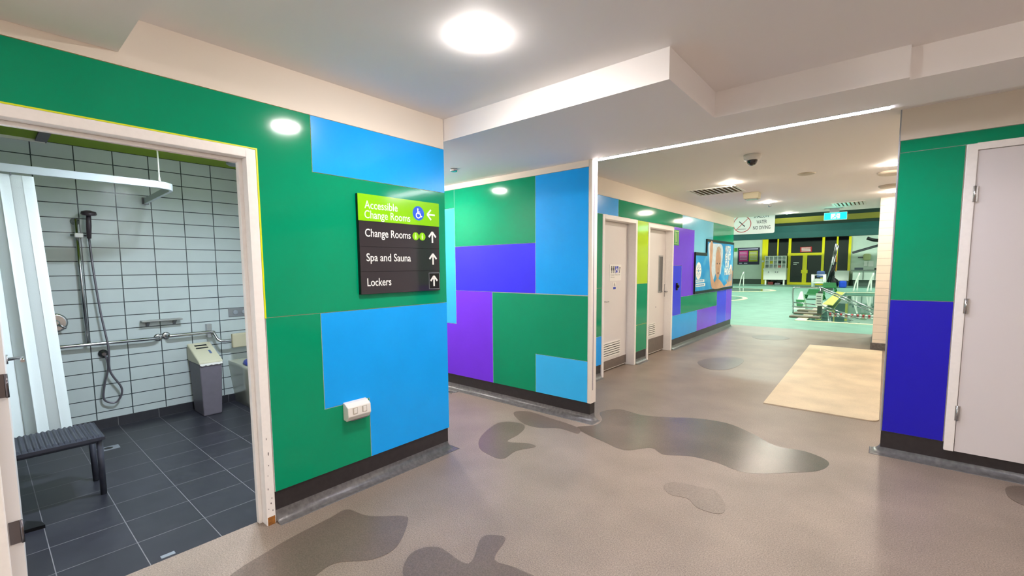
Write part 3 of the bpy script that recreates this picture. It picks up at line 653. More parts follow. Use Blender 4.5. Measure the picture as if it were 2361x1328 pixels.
# the poster
po = thing('poster', 'large blue water safety poster with a child face and white lettering', 'poster', (XD, 10.4, .95))
PT, PB, PL, PR, PM = 2.05, .945, 8.98, 11.80, 9.69
G().poly(FP, [(PL, PB), (PR, PB), (PR, PT), (PM, PT), (PM, 1.765), (PL, 1.765)], 0, .03).build('poster_frame', M_BLACK, po, .003)
M_PB = bpy.data.materials.new('poster_blue'); M_PB.use_nodes = True; nt = M_PB.node_tree; bs = nt.nodes['Principled BSDF']; bs.inputs['Roughness'].default_value = .3
tc = nt.nodes.new('ShaderNodeTexCoord'); nz = nt.nodes.new('ShaderNodeTexNoise'); nz.inputs['Scale'].default_value = 2.2; nz.inputs['Detail'].default_value = 4; nz.inputs['Distortion'].default_value = 1.2
cr = nt.nodes.new('ShaderNodeValToRGB'); cr.color_ramp.elements[0].color = lin((0, 150, 225)); cr.color_ramp.elements[0].position = .5; cr.color_ramp.elements[1].color = lin((110, 200, 240)); cr.color_ramp.elements[1].position = .8
nt.links.new(tc.outputs['Object'], nz.inputs['Vector']); nt.links.new(nz.outputs['Fac'], cr.inputs[0]); nt.links.new(cr.outputs[0], bs.inputs['Base Color'])
b_ = .055
G().poly(FP, [(PL+.02, PB+b_), (PR-b_, PB+b_), (PR-b_, PT-b_), (PM+.03, PT-b_), (PM+.03, 1.70), (PL+.02, 1.70)], .03, .031).build('poster_sheet', M_PB, po)
M_SK = mat('printed_skin', (206, 160, 128), .5, noise=.12, nscale=6); M_SPL = mat('printed_splash', (214, 228, 240), .5, noise=.12, nscale=14)
def blob(pts, w, m, nm, k=5):
    o = outline([(u, v, 0) for u, v in pts], k); G().poly(FP, [(p.x, p.y) for p in o], w, w+.0006).build(nm, m, po)
blob([(9.78, 1.95), (10.2, 1.97), (10.75, 1.96), (10.85, 1.75), (10.78, 1.5), (10.7, 1.3), (10.5, 1.45), (10.3, 1.3), (10.1, 1.15), (9.95, 1.35), (9.85, 1.6)], .031, M_SPL, 'printed_water')
blob([(9.90, 1.98), (10.06, 1.98), (10.06, 1.7), (10.02, 1.45), (10.12, 1.25), (10.35, 1.05), (10.1, 1.02), (9.95, 1.25), (9.88, 1.6)], .0318, M_SK, 'printed_arm')
blob([(10.34, 1.78), (10.50, 1.86), (10.66, 1.76), (10.70, 1.55), (10.64, 1.32), (10.52, 1.18), (10.38, 1.26), (10.30, 1.5)], .0326, M_SK, 'printed_face')
blob([(10.38, 1.2), (10.60, 1.2), (10.95, 1.06), (10.95, 1.005), (10.2, 1.005)], .0322, M_SK, 'printed_shoulders')
blob([(10.30, 1.74), (10.40, 1.90), (10.62, 1.90), (10.72, 1.74), (10.66, 1.80), (10.5, 1.86), (10.38, 1.80)], .0334, mat('printed_hair', (196, 178, 158), .6, noise=.3, nscale=30), 'printed_hair')
for u in (10.42, 10.60): G().disc(FP, u, 1.545, .028, .0334, .034, ry=.018).build('printed_eye', M_BLACK, po)
G().poly(FP, [(10.50, 1.5), (10.535, 1.41), (10.48, 1.41)], .0334, .034).build('printed_nose', mat('printed_skin_dark', (176, 128, 100), .5), po)
G().disc(FP, 10.51, 1.335, .05, .0334, .034, ry=.022).build('printed_mouth', mat('printed_lips', (120, 60, 60), .5), po)
g = G(); 
for q in ([(11.40, 1.10), (11.42, 1.25)], [(11.50, 1.08), (11.54, 1.40)], [(11.60, 1.1), (11.66, 1.46)], [(11.68, 1.1), (11.72, 1.36)], [(11.36, 1.06), (11.24, 1.15)]): g.stroke(FP, q, .055, .0326, .0332)
g.poly(FP, [(10.95, 1.01), (11.72, 1.01), (11.72, 1.16), (11.3, 1.10)], .0326, .0332); g.build('printed_hand', M_SK, po)
g = G()
for s_, u, w, v in (('WATCH', 11.02, .46, 1.80), ('ME NOT', 11.02, .48, 1.63), ('YOUR', 11.02, .38, 1.46), ('PHONE', 11.02, .44, 1.29)): g.text(FP, s_, u, v, w, .145, .0335, bold=.045)
g.build('lettering', M_LET, po)
G().poly(FP, R(11.48, 1.30, 11.62, 1.52), .032, .0325).build('printed_telephone', M_LET, po)
G().disc(FP, 9.17, 1.40, .17, .032, .0325).build('emblem', M_LET, po)
g = G()
for k in range(10): a_ = 2*PI*k/10; g.stroke(FP, [(9.17+.06*math.cos(a_), 1.40+.06*math.sin(a_)), (9.17+.12*math.cos(a_), 1.40+.12*math.sin(a_))], .014, .0326, .0331)
g.disc(FP, 9.17, 1.40, .03, .0326, .0331); g.build('emblem_print', mat('emblem_blue', (60, 150, 210), .5), po)
g = G().rect(FP, 9.02, 1.17, 9.55, 1.225, .032, .0324).rect(FP, 9.02, 1.085, 9.62, 1.145, .032, .0324); g.build('caption_band', M_LET, po)
g = G()
for v, u1 in ((1.185, 9.53), (1.10, 9.6)):
    u = 9.04
    while u < u1-.05: w = random.uniform(.02, .04); g.rect(FP, u, v, u+w, v+.028, .0325, .0329); u += w+.012
g.build('caption_print', MATS['emblem_blue'], po)

# ------------------------------------------------------------------ bathroom
XW = XB
def P5(x, y, off=.04): return at(x, y, 0, XW+off)
# shower rail
sr = thing('shower_slide_rail', 'chrome vertical shower slide rail on the tiled wall', 'shower rail', (XW, .61, 1.4))
G().tube([(XW+.05, .603, 1.96), (XW+.05, .612, .815)], .0125, 14).build('rail', M_CHROME, sr)
G().lathe((XW, .603, 1.94), [(.032, 0), (.032, .008), (.012, .014), (.012, .05)], (1, 0, 0)).build('wall_mount', M_CHROME, sr)
G().tube([(XW+.05, .56, 1.815), (XW+.05, .69, 1.815)], .011).build('slider_bar', M_CHROME, sr)
G().box((XW+.03, .585, 1.795), (XW+.075, .645, 1.835)).build('slider_clamp', M_WHITE, sr, .008)
sh = thing('hand_shower', 'dark round hand shower head with long grey hose', 'shower', (XW, .68, 1.9))
G().lathe((XW+.13, .685, 2.005), [(.02, .03), (.05, .02), (.055, 0), (.05, -.008)], (.25, 0, 1)).build('shower_head', mat('dark_shower_plastic', (70, 60, 66), .4), sh)
G().tube([(XW+.12, .684, 2.0), (XW+.10, .682, 1.9), (XW+.075, .680, 1.79)], [.017, .02, .016]).build('handle', mat('dark_shower_plastic', (70, 60, 66), .4), sh)
def spline(pts, n=8):
    P = [Vector(p) for p in pts]; P = [P[0]*2-P[1]] + P + [P[-1]*2-P[-2]]; out = []
    for i in range(1, len(P)-2):
        a, b, c, d = P[i-1:i+3]
        for k in range(n): t = k/n; out.append(.5*((2*b)+(c-a)*t+(2*a-5*b+4*c-d)*t*t+(3*b-3*c+d-a)*t**3))
    return out + [P[-2]]
G().tube(spline([(XW+.075, .68, 1.79), (XW+.07, .69, 1.5), (XW+.07, .715, 1.1), (XW+.085, .745, .78), (XW+.07, .745, .55), (XW+.06, .82, .36), (XW+.05, .775, .24), (XW+.05, .69, .28), (XW+.05, .70, .42), (XW+.06, .735, .58), (XW+.06, .725, .70)]), .0085, 8).build('hose', mat('hose_grey', (130, 126, 136), .3, .7), sh)
G().lathe((XW, .715, .715), [(.036, 0), (.036, .01), (.016, .015), (.016, .06)], (1, 0, 0)).build('wall_outlet', M_DARKCHROME, sh)
mx_ = thing('shower_mixer', 'round chrome shower mixer with lever beside the curtain', 'tap', (XW, .42, 1.03))
G().lathe((XW, .415, 1.035), [(.085, 0), (.085, .006), (.07, .012)], (1, 0, 0)).build('cover_plate', M_CHROME, mx_)
G().lathe((XW+.006, .415, 1.035), [(.03, 0), (.03, .05), (.02, .06)], (1, 0, 0)).tube([(XW+.055, .42, 1.03), (XW+.075, .48, .985)], .009).build('lever', M_CHROME, mx_)
gb = thing('grab_rail', 'long horizontal stainless grab rail below the shower', 'grab rail', (XW, .5, .82))
G().tube([(XW+.005, 1.14, .812), (XW+.05, 1.13, .812), (XW+.07, 1.09, .814), (XW+.07, .5, .822), (XW+.07, -.5, .822), (XW+.005, -.52, .822)], .016, 14).build('tube', M_CHROME, gb)
for y in (1.14, -.52): G().lathe((XW, y, .814), [(.038, 0), (.038, .006), (.02, .012)], (1, 0, 0)).build('flange', M_CHROME, gb)
gb = thing('grab_rail', 'cranked stainless grab rail behind the toilet', 'grab rail', (XW, 1.5, .82))
G().tube(spline([(XW+.005, 1.205, .825), (XW+.06, 1.215, .825), (XW+.07, 1.26, .825), (XW+.07, 1.58, .825), (XW+.085, 1.61, .80), (XW+.12, 1.63, .745), (XW+.14, 1.67, .72), (XW+.14, 1.78, .72)], 5), .016, 14).build('tube', M_CHROME, gb)
G().lathe((XW, 1.205, .825), [(.038, 0), (.038, .006), (.02, .012)], (1, 0, 0)).build('flange', M_CHROME, gb)
G().box((XW, 1.555, .765), (XW+.06, 1.60, .91)).build('bracket', M_CHROME, gb)
G().box((XW+.13, 1.755, .635), (XW+.175, 2.1, .79)).build('backrest_pad', mat('beige_vinyl_pad', (196, 188, 158), .6), gb, .01)
sf = thing('soap_shelf', 'small grey shelf on the tiled wall above the grab rail', 'shelf', (XW, 1.17, .99))
G().box((XW, 1.005, .985), (XW+.10, 1.335, .999)).build('board', mat('shelf_grey', (150, 150, 146), .35, .3), sf, .003)
for y in (1.06, 1.28): G().loft([[Vector((XW, y+q, .985)), Vector((XW+.07, y+q, .985)), Vector((XW, y+q, .93))] for q in (-.012, .012)], 0, False).build('bracket', M_DARKCHROME, sf)
fp = thing('flush_plate', 'grey flush plate with two round buttons on the tiled wall', 'flush plate', (XW, 1.86, 1.01))
G().box((XW, 1.785, .965), (XW+.012, 2.02, 1.062)).build('plate', mat('plate_grey', (140, 142, 146), .35, .3), fp, .003)
for y in (1.855, 1.945): G().lathe((XW+.012, y, 1.013), [(.026, 0), (.026, .004), (.02, .006)], (1, 0, 0)).build('button', M_SILVER, fp)
# toilet
tl = thing('toilet', 'pale ceramic toilet half hidden by the door frame with blue seat', 'toilet', (-5.3, 1.96, 0))
def dring(z, x1, y0, y1, n=14):
    cy_, ry = (y0+y1)/2, (y1-y0)/2; out = [Vector((XW+.001, y0, z))]
    out += [Vector((x1-ry*1.1 + ry*1.1*math.sin(a), cy_-ry*math.cos(a), z)) for a in [PI*k/n for k in range(n+1)]]
    return out + [Vector((XW+.001, y1, z))]
M_CER = mat('toilet_ceramic', (206, 206, 186), .2, coat=.4)
G().loft([dring(0.0, -5.02, 1.80, 2.12), dring(.05, -5.03, 1.80, 2.12), dring(.25, -5.0, 1.775, 2.14), dring(.44, -4.90, 1.755, 2.165), dring(.475, -4.89, 1.755, 2.165)], 0, True).build('pan', M_CER, tl)
g = G(); rings = []
for k in range(25):
    a = 2*PI*k/24; rings.append([Vector((-5.19+(.25+q*.05)*math.cos(a), 1.96+(.155+q*.04)*math.sin(a), z)) for q, z in ((-.9, .478), (1, .478), (.7, .502), (-.6, .502))])
g.loft(rings, 0, True, False); g.build('seat', mat('blue_seat', (40, 60, 160), .35), tl)
# sanitary bin
bn = thing('sanitary_bin', 'narrow grey sanitary bin with cream slotted lid', 'bin', (-5.44, 1.47, 0))
def br(z, x0, x1, y0, y1): return [Vector((x0, y0, z)), Vector((x1, y0, z)), Vector((x1, y1, z)), Vector((x0, y1, z))]
G().loft([br(0, -5.60, -5.28, 1.39, 1.555), br(.54, -5.62, -5.26, 1.375, 1.575)], 0, False).build('body', M_GREY, bn, .01)
G().loft([[Vector((-5.63, 1.37, .54)), Vector((-5.25, 1.37, .54)), Vector((-5.25, 1.58, .54)), Vector((-5.63, 1.58, .54))],
          [Vector((-5.63, 1.37, .72)), Vector((-5.25, 1.37, .565)), Vector((-5.25, 1.58, .565)), Vector((-5.63, 1.58, .72))]], 0, False).build('lid', M_IVORY, bn, .01)
def lidp(y, s, up=.002): return Vector((-5.63+.38*s, y, .72-.155*s+up))
for s0, s1 in ((.14, .20), (.28, .33)):
    G().loft([[lidp(1.42, s0, .0005), lidp(1.53, s0, .0005), lidp(1.53, s1, .0005), lidp(1.42, s1, .0005)], [lidp(1.42, s0), lidp(1.53, s0), lidp(1.53, s1), lidp(1.42, s1)]], 0, False).build('slot', M_BLACK, bn)
G().loft([[lidp(1.51, .45, .0005), lidp(1.53, .45, .0005), lidp(1.53, .62, .0005), lidp(1.51, .62, .0005)], [lidp(1.51, .45), lidp(1.53, .45), lidp(1.53, .62), lidp(1.51, .62)]], 0, False).build('handle_tab', mat('blue_grey_tab', (90, 110, 150), .4), bn)
g = G(); g.noclose = True; top = [Vector((-5.25, 1.375+.2*k/12, .548)) for k in range(13)]; bot = [Vector((-5.247, 1.375+.2*k/12, .535-.012*abs(math.sin(k*1.1)))) for k in range(13)]
g.loft([top, bot], 0, True, False, False); g.build('liner_edge', M_WHITE, bn)
# curtain rail and curtain
XR, ZR = -4.47, 2.18
cr_ = thing('curtain_rail', 'white curved shower curtain rail hung from the ceiling', 'curtain rail', (XR, .5, ZR))
path = [(XR, y) for y in (-2.0, -1, 0, .55, .85)] + [(XR-.16+.16*math.cos(a), .93+.16*math.sin(a)) for a in [i*PI/2/8 for i in range(1, 9)]] + [(XR-.5, 1.10), (XW, 1.12)]
def off2(path, d):
    out = []
    for i in range(len(path)):
        a = path[max(i-1, 0)]; b = path[min(i+1, len(path)-1)]; L = math.hypot(b[0]-a[0], b[1]-a[1]); out.append((path[i][0]+(b[1]-a[1])/L*d, path[i][1]-(b[0]-a[0])/L*d))
    return out
pa, pb = off2(path, .012), off2(path, -.012)
G().loft([[Vector((a[0], a[1], ZR+.022)), Vector((a[0], a[1], ZR-.03)), Vector((b[0], b[1], ZR-.03)), Vector((b[0], b[1], ZR+.022))] for a, b in zip(pa, pb)], 0, False).build('track', mat('white_rail', (208, 218, 224), .35), cr_)
G().tube([(XR, .985, ZR+.02), (XR, .985, ZR+.06), (XR, .985, HB)], [.011, .0055, .0055]).build('hanger_rod', M_WHITE, cr_)
G().box((XW, 1.095, ZR-.035), (XW+.02, 1.145, ZR+.03)).build('wall_bracket', M_GREY, cr_)
cu = thing('shower_curtain', 'long pale shower curtain bunched at the left of the bathroom', 'curtain', (XR, 0, 1.2))
g = G(); g.noclose = True; rows = []; N = 340
for j in range(24):
    f = j/23; z = ZR-.045-(ZR-.045-.28)*f; row = []
    for i in range(N+1):
        s_ = i/N; y = -.9 + (1.2+.07*f)*s_; y -= 0
        amp = .016+.03*f**.7; amp *= .65+.35*math.sin(23*s_+2); ph = 2*PI*14*s_ + 1.9*math.sin(9*s_+1)+.7*f*math.sin(11*s_)
        row.append(Vector((XR-.03*f+amp*math.sin(ph)+.02*f*math.sin(3*s_*PI+1), y+.012*math.sin(2*ph), z)))
    rows.append(row)
g.loft(rows, 0, True, False, False)
M_CUR = mat('curtain_cloth', (226, 234, 234), .8, bump=.2, bscale=300)
ob = g.build('cloth', M_CUR, cu); sm = ob.modifiers.new('solid', 'SOLIDIFY'); sm.thickness = .0015
for y in [-.85+.13*k for k in range(9)]: G().tube([(XR, y, ZR-.031), (XR, y, ZR-.05)], .004, 6).build('hook', M_SILVER, cu)
# bench
bc = thing('shower_bench', 'dark grey slatted shower bench with tubular legs', 'bench', (-4.1, .0, 0))
M_BEN = mat('bench_charcoal', (52, 54, 66), .45, noise=.1); ZS = .40
g = G(); n = 46
x0, x1, y0, y1 = -4.36, -3.93, -.75, .47
rows = []
for j in range(n*4+1):
    y = y0+(y1-y0)*j/(n*4); zt = ZS+.012+.005*math.sin(2*PI*j/4+.6)
    e = min(1, (y1-y)/.03, (y-y0)/.03); zt -= (1-e)*.014
    rows.append([Vector((x0, y, ZS-.02)), Vector((x0, y, ZS)), Vector((x0+.03, y, zt)), Vector(((x0+x1)/2, y, zt-.004)), Vector((x1-.03, y, zt)), Vector((x1, y, ZS)), Vector((x1, y, ZS-.02))])
g.loft(rows, 0, False); g.build('seat', M_BEN, bc)
for x, fx_ in ((-3.96, -3.97), (-4.36, -4.27)):
    for y in (.445, -.72): G().tube([(x, y, ZS-.018), (fx_, y-.0, 0)], .017, 12).build('leg', M_BEN, bc)
G().tube([(-3.96, .445, ZS-.03), (-3.96, -.72, ZS-.03)], .012).tube([(-4.36, .445, ZS-.03), (-4.36, -.72, ZS-.03)], .012).build('side_rail', M_BEN, bc)
# drains, stop
def small_plate(x0, y0, x1, y1, label, m=M_SILVER):
    a = at(x0, y0, 2, 0); b = at(x1, y1, 2, 0); u0, u1 = sorted((a.x, b.x)); v0, v1 = sorted((a.y, b.y))
    g = G().box((u0, v0, .0002), (u1, v1, .003)); tag(g.build('floor_drain', m), label, 'drain', 'floor drains')
p = at(250, 1034, 2, 0); t = thing('floor_waste', 'rectangular steel floor waste beside the bench leg', 'drain', p)
G().box((p.x-.05, p.y-.07, 0), (p.x+.05, p.y+.07, .003)).build('grate_frame', M_SILVER, t); G().lathe((p.x, p.y, .003), [(.03, 0), (.03, .001)]).build('grate', M_BLACK, t)
p = at(137, 1214, 2, 0)
p = at(62, 1222, 2, 0); t = thing('door_stop', 'dark triangular door stop on the bathroom floor', 'door stop', (p.x, p.y, 0))
q = [at(*s_, 2, 0) for s_ in ((52, 1232), (105, 1217), (98, 1210), (60, 1208))]
g = G(); cent = sum(q, Vector())/4
g.loft([[v for v in q], [v+Vector((0, 0, .02)) for v in q]], 0, False); g.build('wedge', M_BLACK, t)
g = G(); p = at(388, 1281, 2, 0); tag(G().box((p.x-.02, p.y-.03, .0002), (p.x+.01, p.y+.03, .003)).build('threshold_clip', M_SILVER), 'small metal clip on the tile threshold', 'clip')
# bathroom ceiling light
bl = thing('bathroom_light', 'twin round ceiling light of the bathroom behind the door head', 'ceiling light', (-3.55, 1.25, HB))
for y in (1.17, 1.33):
    G().lathe((-3.55, y, HB), [(.07, 0), (.068, -.035), (.060, -.035), (.058, -.012)], n=32).build('lamp_ring', M_WHITE, bl)
    g = G(); g.noclose = True; g.add([(-3.55+.056*math.cos(2*PI*k/32), y+.056*math.sin(2*PI*k/32), HB-.02) for k in range(32)], [list(range(32))[::-1]]); g.build('lamp', E_BATH, bl)
bl = thing('bathroom_light', 'small grey ceiling light near the tiled wall above the toilet', 'ceiling light', (-5.36, 1.83, HB))
G().lathe((-5.36, 1.83, HB), [(.07, 0), (.07, -.015), (.05, -.03)]).build('housing', M_SILVER, bl)
bl = thing('ceiling_track', 'grey ceiling track fitting at the upper left of the bathroom', 'ceiling fitting', (-5.6, .3, HB))
G().box((-5.655, -.6, HB-.022), (-5.63, .46, HB)).build('track', M_WHITE, bl); G().box((-5.66, .40, HB-.016), (-5.1, .47, HB)).build('cross_track', M_GREY, bl)

# ------------------------------------------------------------------ pool hall
YF = 40.0
def FP2(x, y, Y=YF): return at(x, y, 1, Y)
M_WATER = mat('pool_water', (70, 110, 98), .02, spec=.9)
PX0, PX1, PY0, PY1 = -1.62, 6.0, 14.3, 30.0
struct(G().box((-25, 12.25, -.1), (PX0, 41, 0)).box((PX0, 12.25, -.1), (PX1, PY0, 0)).box((PX0, PY1, -.1), (PX1, 41, 0)).box((PX1, 12.25, -.1), (12, 41, 0)).build('floor_pool', M_DECK), 'green pool deck')
struct(G().box((PX0, PY0, -1.2), (PX1, PY1, -1.15)).box((PX0-.1, PY0, -1.2), (PX0, PY1, -.101)).box((PX0, PY0-.1, -1.2), (PX1, PY0, -.101)).build('floor_basin', mat('basin_tile', (150, 190, 180), .4)))
w = G().box((PX0, PY0, -.12), (PX1, PY1, -.08)).build('pool_water', M_WATER); tag(w, 'dark reflecting water of the main pool', 'pool', kind='stuff')
M_COP = mat('cream_coping', (232, 226, 190), .4)
tag(G().box((PX0-.22, PY0-.15, 0), (PX1, PY0+.02, .012)).box((PX0-.22, PY0+.02, 0), (PX0+.02, PY1, .012)).box((PX0+.02, PY1-.02, 0), (PX1, PY1+.35, .012)).build('pool_coping', M_COP), 'cream coping edge around the main pool', 'pool edge')
# spa pool at left
def ell(cx, cy, rx, ry, n=40): return [(cx+rx*math.cos(2*PI*k/n), cy+ry*math.sin(2*PI*k/n)) for k in range(n)]
fz0 = lambda u, v, w=0: Vector((u, v, w))
e = thing('splash_pool', 'round shallow pool behind the corridor wall end', 'pool', (-8.2, 30, 0))
G().poly(fz0, ell(-8.4, 30, 3.5, 2.6), 0.0, .012).build('coping', M_COP, e); G().poly(fz0, ell(-8.4, 30, 3.2, 2.3), .0125, .02).build('water', M_WATER, e)
e = thing('spa_pool', 'round spa edge just beyond the corridor wall end', 'pool', (-6.2, 22.5, 0))
G().poly(fz0, ell(-6.4, 21.8, 1.7, 2.3), 0.0, .012).build('coping', M_COP, e); G().poly(fz0, ell(-6.4, 21.8, 1.5, 2.1), .0125, .016).build('water', mat('spa_green', (120, 170, 150), .2), e)
# shell
M_FARW = mat('pool_hall_white', (214, 226, 214), .6, noise=.04, nscale=2); M_TEAL = mat('dark_teal_paint', (0, 66, 64), .5, noise=.08, nscale=2); M_DGREEN = mat('dark_green_ceiling', (28, 62, 44), .7)
M_YEL = mat('yellow_frame', (255, 234, 0), .35); M_DGLASS = mat('black_glazing', (16, 14, 18), .08); M_DADO = mat('grey_green_dado', (70, 84, 76), .5)
zt = 7.2
struct(G().box((-25, YF+.2, 0), (12, YF+.4, zt)).build('wall_pool_far', M_FARW), 'white far wall of the pool hall')
struct(G().box((-25.2, 12, 0), (-25, 41, zt)).build('wall_pool_left', M_FARW)); struct(G().box((12, 12, 0), (12.2, 41, zt)).build('wall_pool_right', M_FARW))
struct(G().box((-25, 11.9, 0), (XD-.15, 12.0, zt)).box((XD-.15, 11.9, H1+.01), (.9, 12.0, zt)).box((.9, 11.9, 0), (12, 12.0, zt)).build('wall_pool_near', M_FARW))
struct(G().box((-25, 12, zt), (12, 41, zt+.2)).build('ceiling_pool', M_DGREEN), 'dark green pool hall ceiling')
za, zb = FP2(1850, 548, 37).z, FP2(1850, 519, 37).z
tag(G().box((-25, 37, za), (12, 37.5, zb)).build('roof_beam', M_TEAL), 'dark teal beam across the far end of the pool hall', 'beam')
struct(G().box((-25, 39.9, FP2(1850, 530, 39.9).z), (12, 40.0, zt)).build('wall_pool_upper', mat('dark_green_upper', (18, 48, 36), .7)), 'dark green upper wall of the pool hall')
za, zb = FP2(1850, 512, 35).z, FP2(1850, 500, 35).z
tag(G().box((-25, 35, za), (12, 35.3, zb)).build('roof_beam', mat('olive_yellow', (104, 98, 0), .5)), 'yellow band above the dark teal beam', 'beam')
b = G(); z0 = FP2(1700, 655).z; z1 = FP2(1700, 643).z
struct(G().box((-25, YF+.12, 0), (FP2(1756, 640).x, YF+.2, z1)).box((FP2(1957, 640).x, YF+.12, 0), (12, YF+.2, FP2(1990, 646).z)).build('baseboard_pool', M_DADO))
for i in range(4):
    for j in range(3):
        x, y = -12+7*i, 16+9*j
        t = thing('high_bay_light', 'high bay lamp under the pool hall roof, outside the photo', 'ceiling light', (x, y, zt-.3), 'pool hall lamps outside the photo')
        G().lathe((x, y, zt), [(.03, -.002), (.03, -.15), (.2, -.2), (.42, -.32), (.40, -.32)]).build('shade', M_SILVER, t)
        g = G(); g.noclose = True; g.add([(x+.4*math.cos(2*PI*k/24), y+.4*math.sin(2*PI*k/24), zt-.33) for k in range(24)], [list(range(24))[::-1]]); g.build('lamp', E_POOL, t)
FW = fy(YF+.2)
def fr_(x0, y0, x1, y1, w0=0, w1=.1, g=None):
    ym = 615 if y1-y0 > 60 else (y0+y1)/2; a = FP2(x0, ym, YF+.2-w1); b = FP2(x1, ym, YF+.2-w1); a.z = FP2((x0+x1)/2, y1, YF+.2-w1).z; b.z = FP2((x0+x1)/2, y0, YF+.2-w1).z; g = g or G(); return g.rect(FW, a.x, max(a.z, 0), b.x, b.z, w0, w1)
gl = thing('door_5', 'yellow framed dark glazed entrance of the pool hall', None, (FP2(1860, 655).x, YF, 0), kind='structure')
fr_(1760, 545, 1958, 656, 0, .05).build('glass', M_DGLASS, gl)
for x0, x1, y0, y1 in ((1756, 1769, 545, 656), (1792, 1795, 545, 600), (1816, 1822, 545, 656), (1850, 1860, 587, 656), (1893, 1899, 545, 656), (1926, 1930, 545, 625), (1954, 1960, 545, 650), (1816, 1899, 583, 589), (1816, 1899, 651, 656.5)):
    fr_(x0, y0, x1, y1, .05, .16 if y1-y0 > 20 else .15).build('yellow_mullion', M_YEL, gl)
fr_(1847, 622, 1862, 630, .16, .2).build('push_plate', M_YEL, gl)
t = thing('wall_sign', 'small red and white warning sign over the yellow glazed doors', 'sign', FP2(1858, 575))
fr_(1845, 569, 1872, 581, .06, .1).build('plate', mat('sign_red', (190, 30, 40), .5), t)
g = G()
for y in (571, 574.2, 577.4): fr_(1848, y, 1869, y+1.8, .1, .11, g)
g.build('print', M_LET, t)
t = thing('door_lettering', 'tiny white lettering on the left dark glass door', 'sign', FP2(1835, 608))
g = G(); fr_(1829, 605, 1842, 607, .06, .07, g); fr_(1829, 609, 1837, 610.6, .06, .07, g); g.build('print', M_LET, t)
# notice board
t = thing('notice_board', 'dark notice board with magenta and lime posters on the far wall', 'notice board', FP2(1725, 590))
fr_(1701, 571, 1751, 610, .003, .05).build('board', mat('board_navy', (34, 28, 64), .5), t)
fr_(1704, 578, 1724, 603, .05, .06).build('magenta_poster', mat('magenta_paper', (200, 20, 120), .5), t)
fr_(1727, 578, 1747, 603, .05, .06).build('lime_poster', mat('lime_paper', (176, 180, 20), .5), t)
g = G(); fr_(1704, 573, 1748, 575.5, .05, .06, g); fr_(1704, 606, 1711, 608, .05, .06, g); fr_(1715, 606, 1723, 608, .05, .06, g)
for k in range(6): fr_(1706, 581+3.3*k, 1722, 582+3.3*k, .06, .065, g); fr_(1729, 581+3.3*k, 1745, 582+3.3*k, .06, .065, g)
g.build('print', mat('pale_print', (200, 190, 220), .5), t)
t = tag(fr_(1693, 572, 1700, 580, 0, .04).build('wall_sign', mat('plaque_green', (60, 160, 60), .4)), 'small green sign left of the notice board', 'sign')
t = tag(fr_(1756.5, 600, 1761, 604.5, .17, .22).build('wall_sign', M_LET), 'tiny white notice on the thick yellow post', 'sign')
# cabinet with pigeonholes
def fb(x0, y0, x1, y1, Y, dep, g=None):
    """box whose front is at distance Y, seen between pixels, depth dep behind it"""
    ym = (y0+y1)/2; a = at(x0, ym, 1, Y); b_ = at(x1, ym, 1, Y); a.z = at((x0+x1)/2, y1, 1, Y).z; b_.z = at((x0+x1)/2, y0, 1, Y).z; g = g or G(); return g.box((a.x, Y, max(a.z, 0)), (b_.x, Y+dep, b_.z))
t = thing('display_cabinet', 'white low cabinet on legs left of the yellow doors', 'cabinet', FP2(1786, 655, 39.2))
fb(1760, 621, 1812, 645, 39.2, .6).build('body', M_WHITE, t); fb(1759, 619, 1813, 621.5, 39.15, .7).build('top', M_WHITE, t)
for x in (1763, 1805): fb(x, 645, x+3.5, 657, 39.25, .1).build('leg', M_WHITE, t)
g = G(); fb(1771, 626, 1772.5, 628.5, 39.14, .05, g); fb(1787, 626, 1788.5, 628.5, 39.14, .05, g); fb(1792, 626, 1793.5, 628.5, 39.14, .05, g); g.build('knobs', M_GREY, t)
t = thing('pigeonhole_rack', 'white pigeonhole rack of leaflets standing on the low cabinet', 'rack', FP2(1787, 619, 39.4))
fb(1763, 590, 1813, 619, 39.5, .05).build('back_board', mat('rack_back', (186, 196, 196), .6), t)
g = G()
for k in range(6): fb(1763+k*9.6, 590, 1765+k*9.6, 619, 39.25, .25, g)
for k in range(4): fb(1763, 590+k*9, 1813, 591.6+k*9, 39.26, .23, g)
g.build('dividers', M_WHITE, t)
for x, y, c in ((1775, 602, (210, 200, 20)), (1794, 601, (20, 20, 24)), (1794, 612, (220, 120, 110)), (1766, 612, (120, 130, 130)), (1804, 603, (90, 110, 90))):
    tag(fb(x, y, x+7, y+6.5, 39.4, .03).build('leaflet', mat('leaflet_%d_%d' % (x, y), c, .5)), {1775: 'yellow leaflet in the pigeonhole rack', 1804: 'dark green leaflet in the pigeonhole rack', 1766: 'grey leaflet in the bottom of the pigeonhole rack', 1794: ('black leaflet in the pigeonhole rack' if y == 601 else 'red leaflet at the bottom of the pigeonhole rack')}[x], 'leaflet', 'leaflets in the pigeonhole rack')
g = fb(1770, 650, 1782, 656.5, 39.3, .3); tag(g.build('storage_box', mat('dark_red', (110, 30, 30), .6)), 'dark red box under the white cabinet', 'box')
g = fb(1786, 652, 1798, 656.5, 39.3, .3); tag(g.build('storage_box', M_GREY), 'grey box under the white cabinet', 'box')
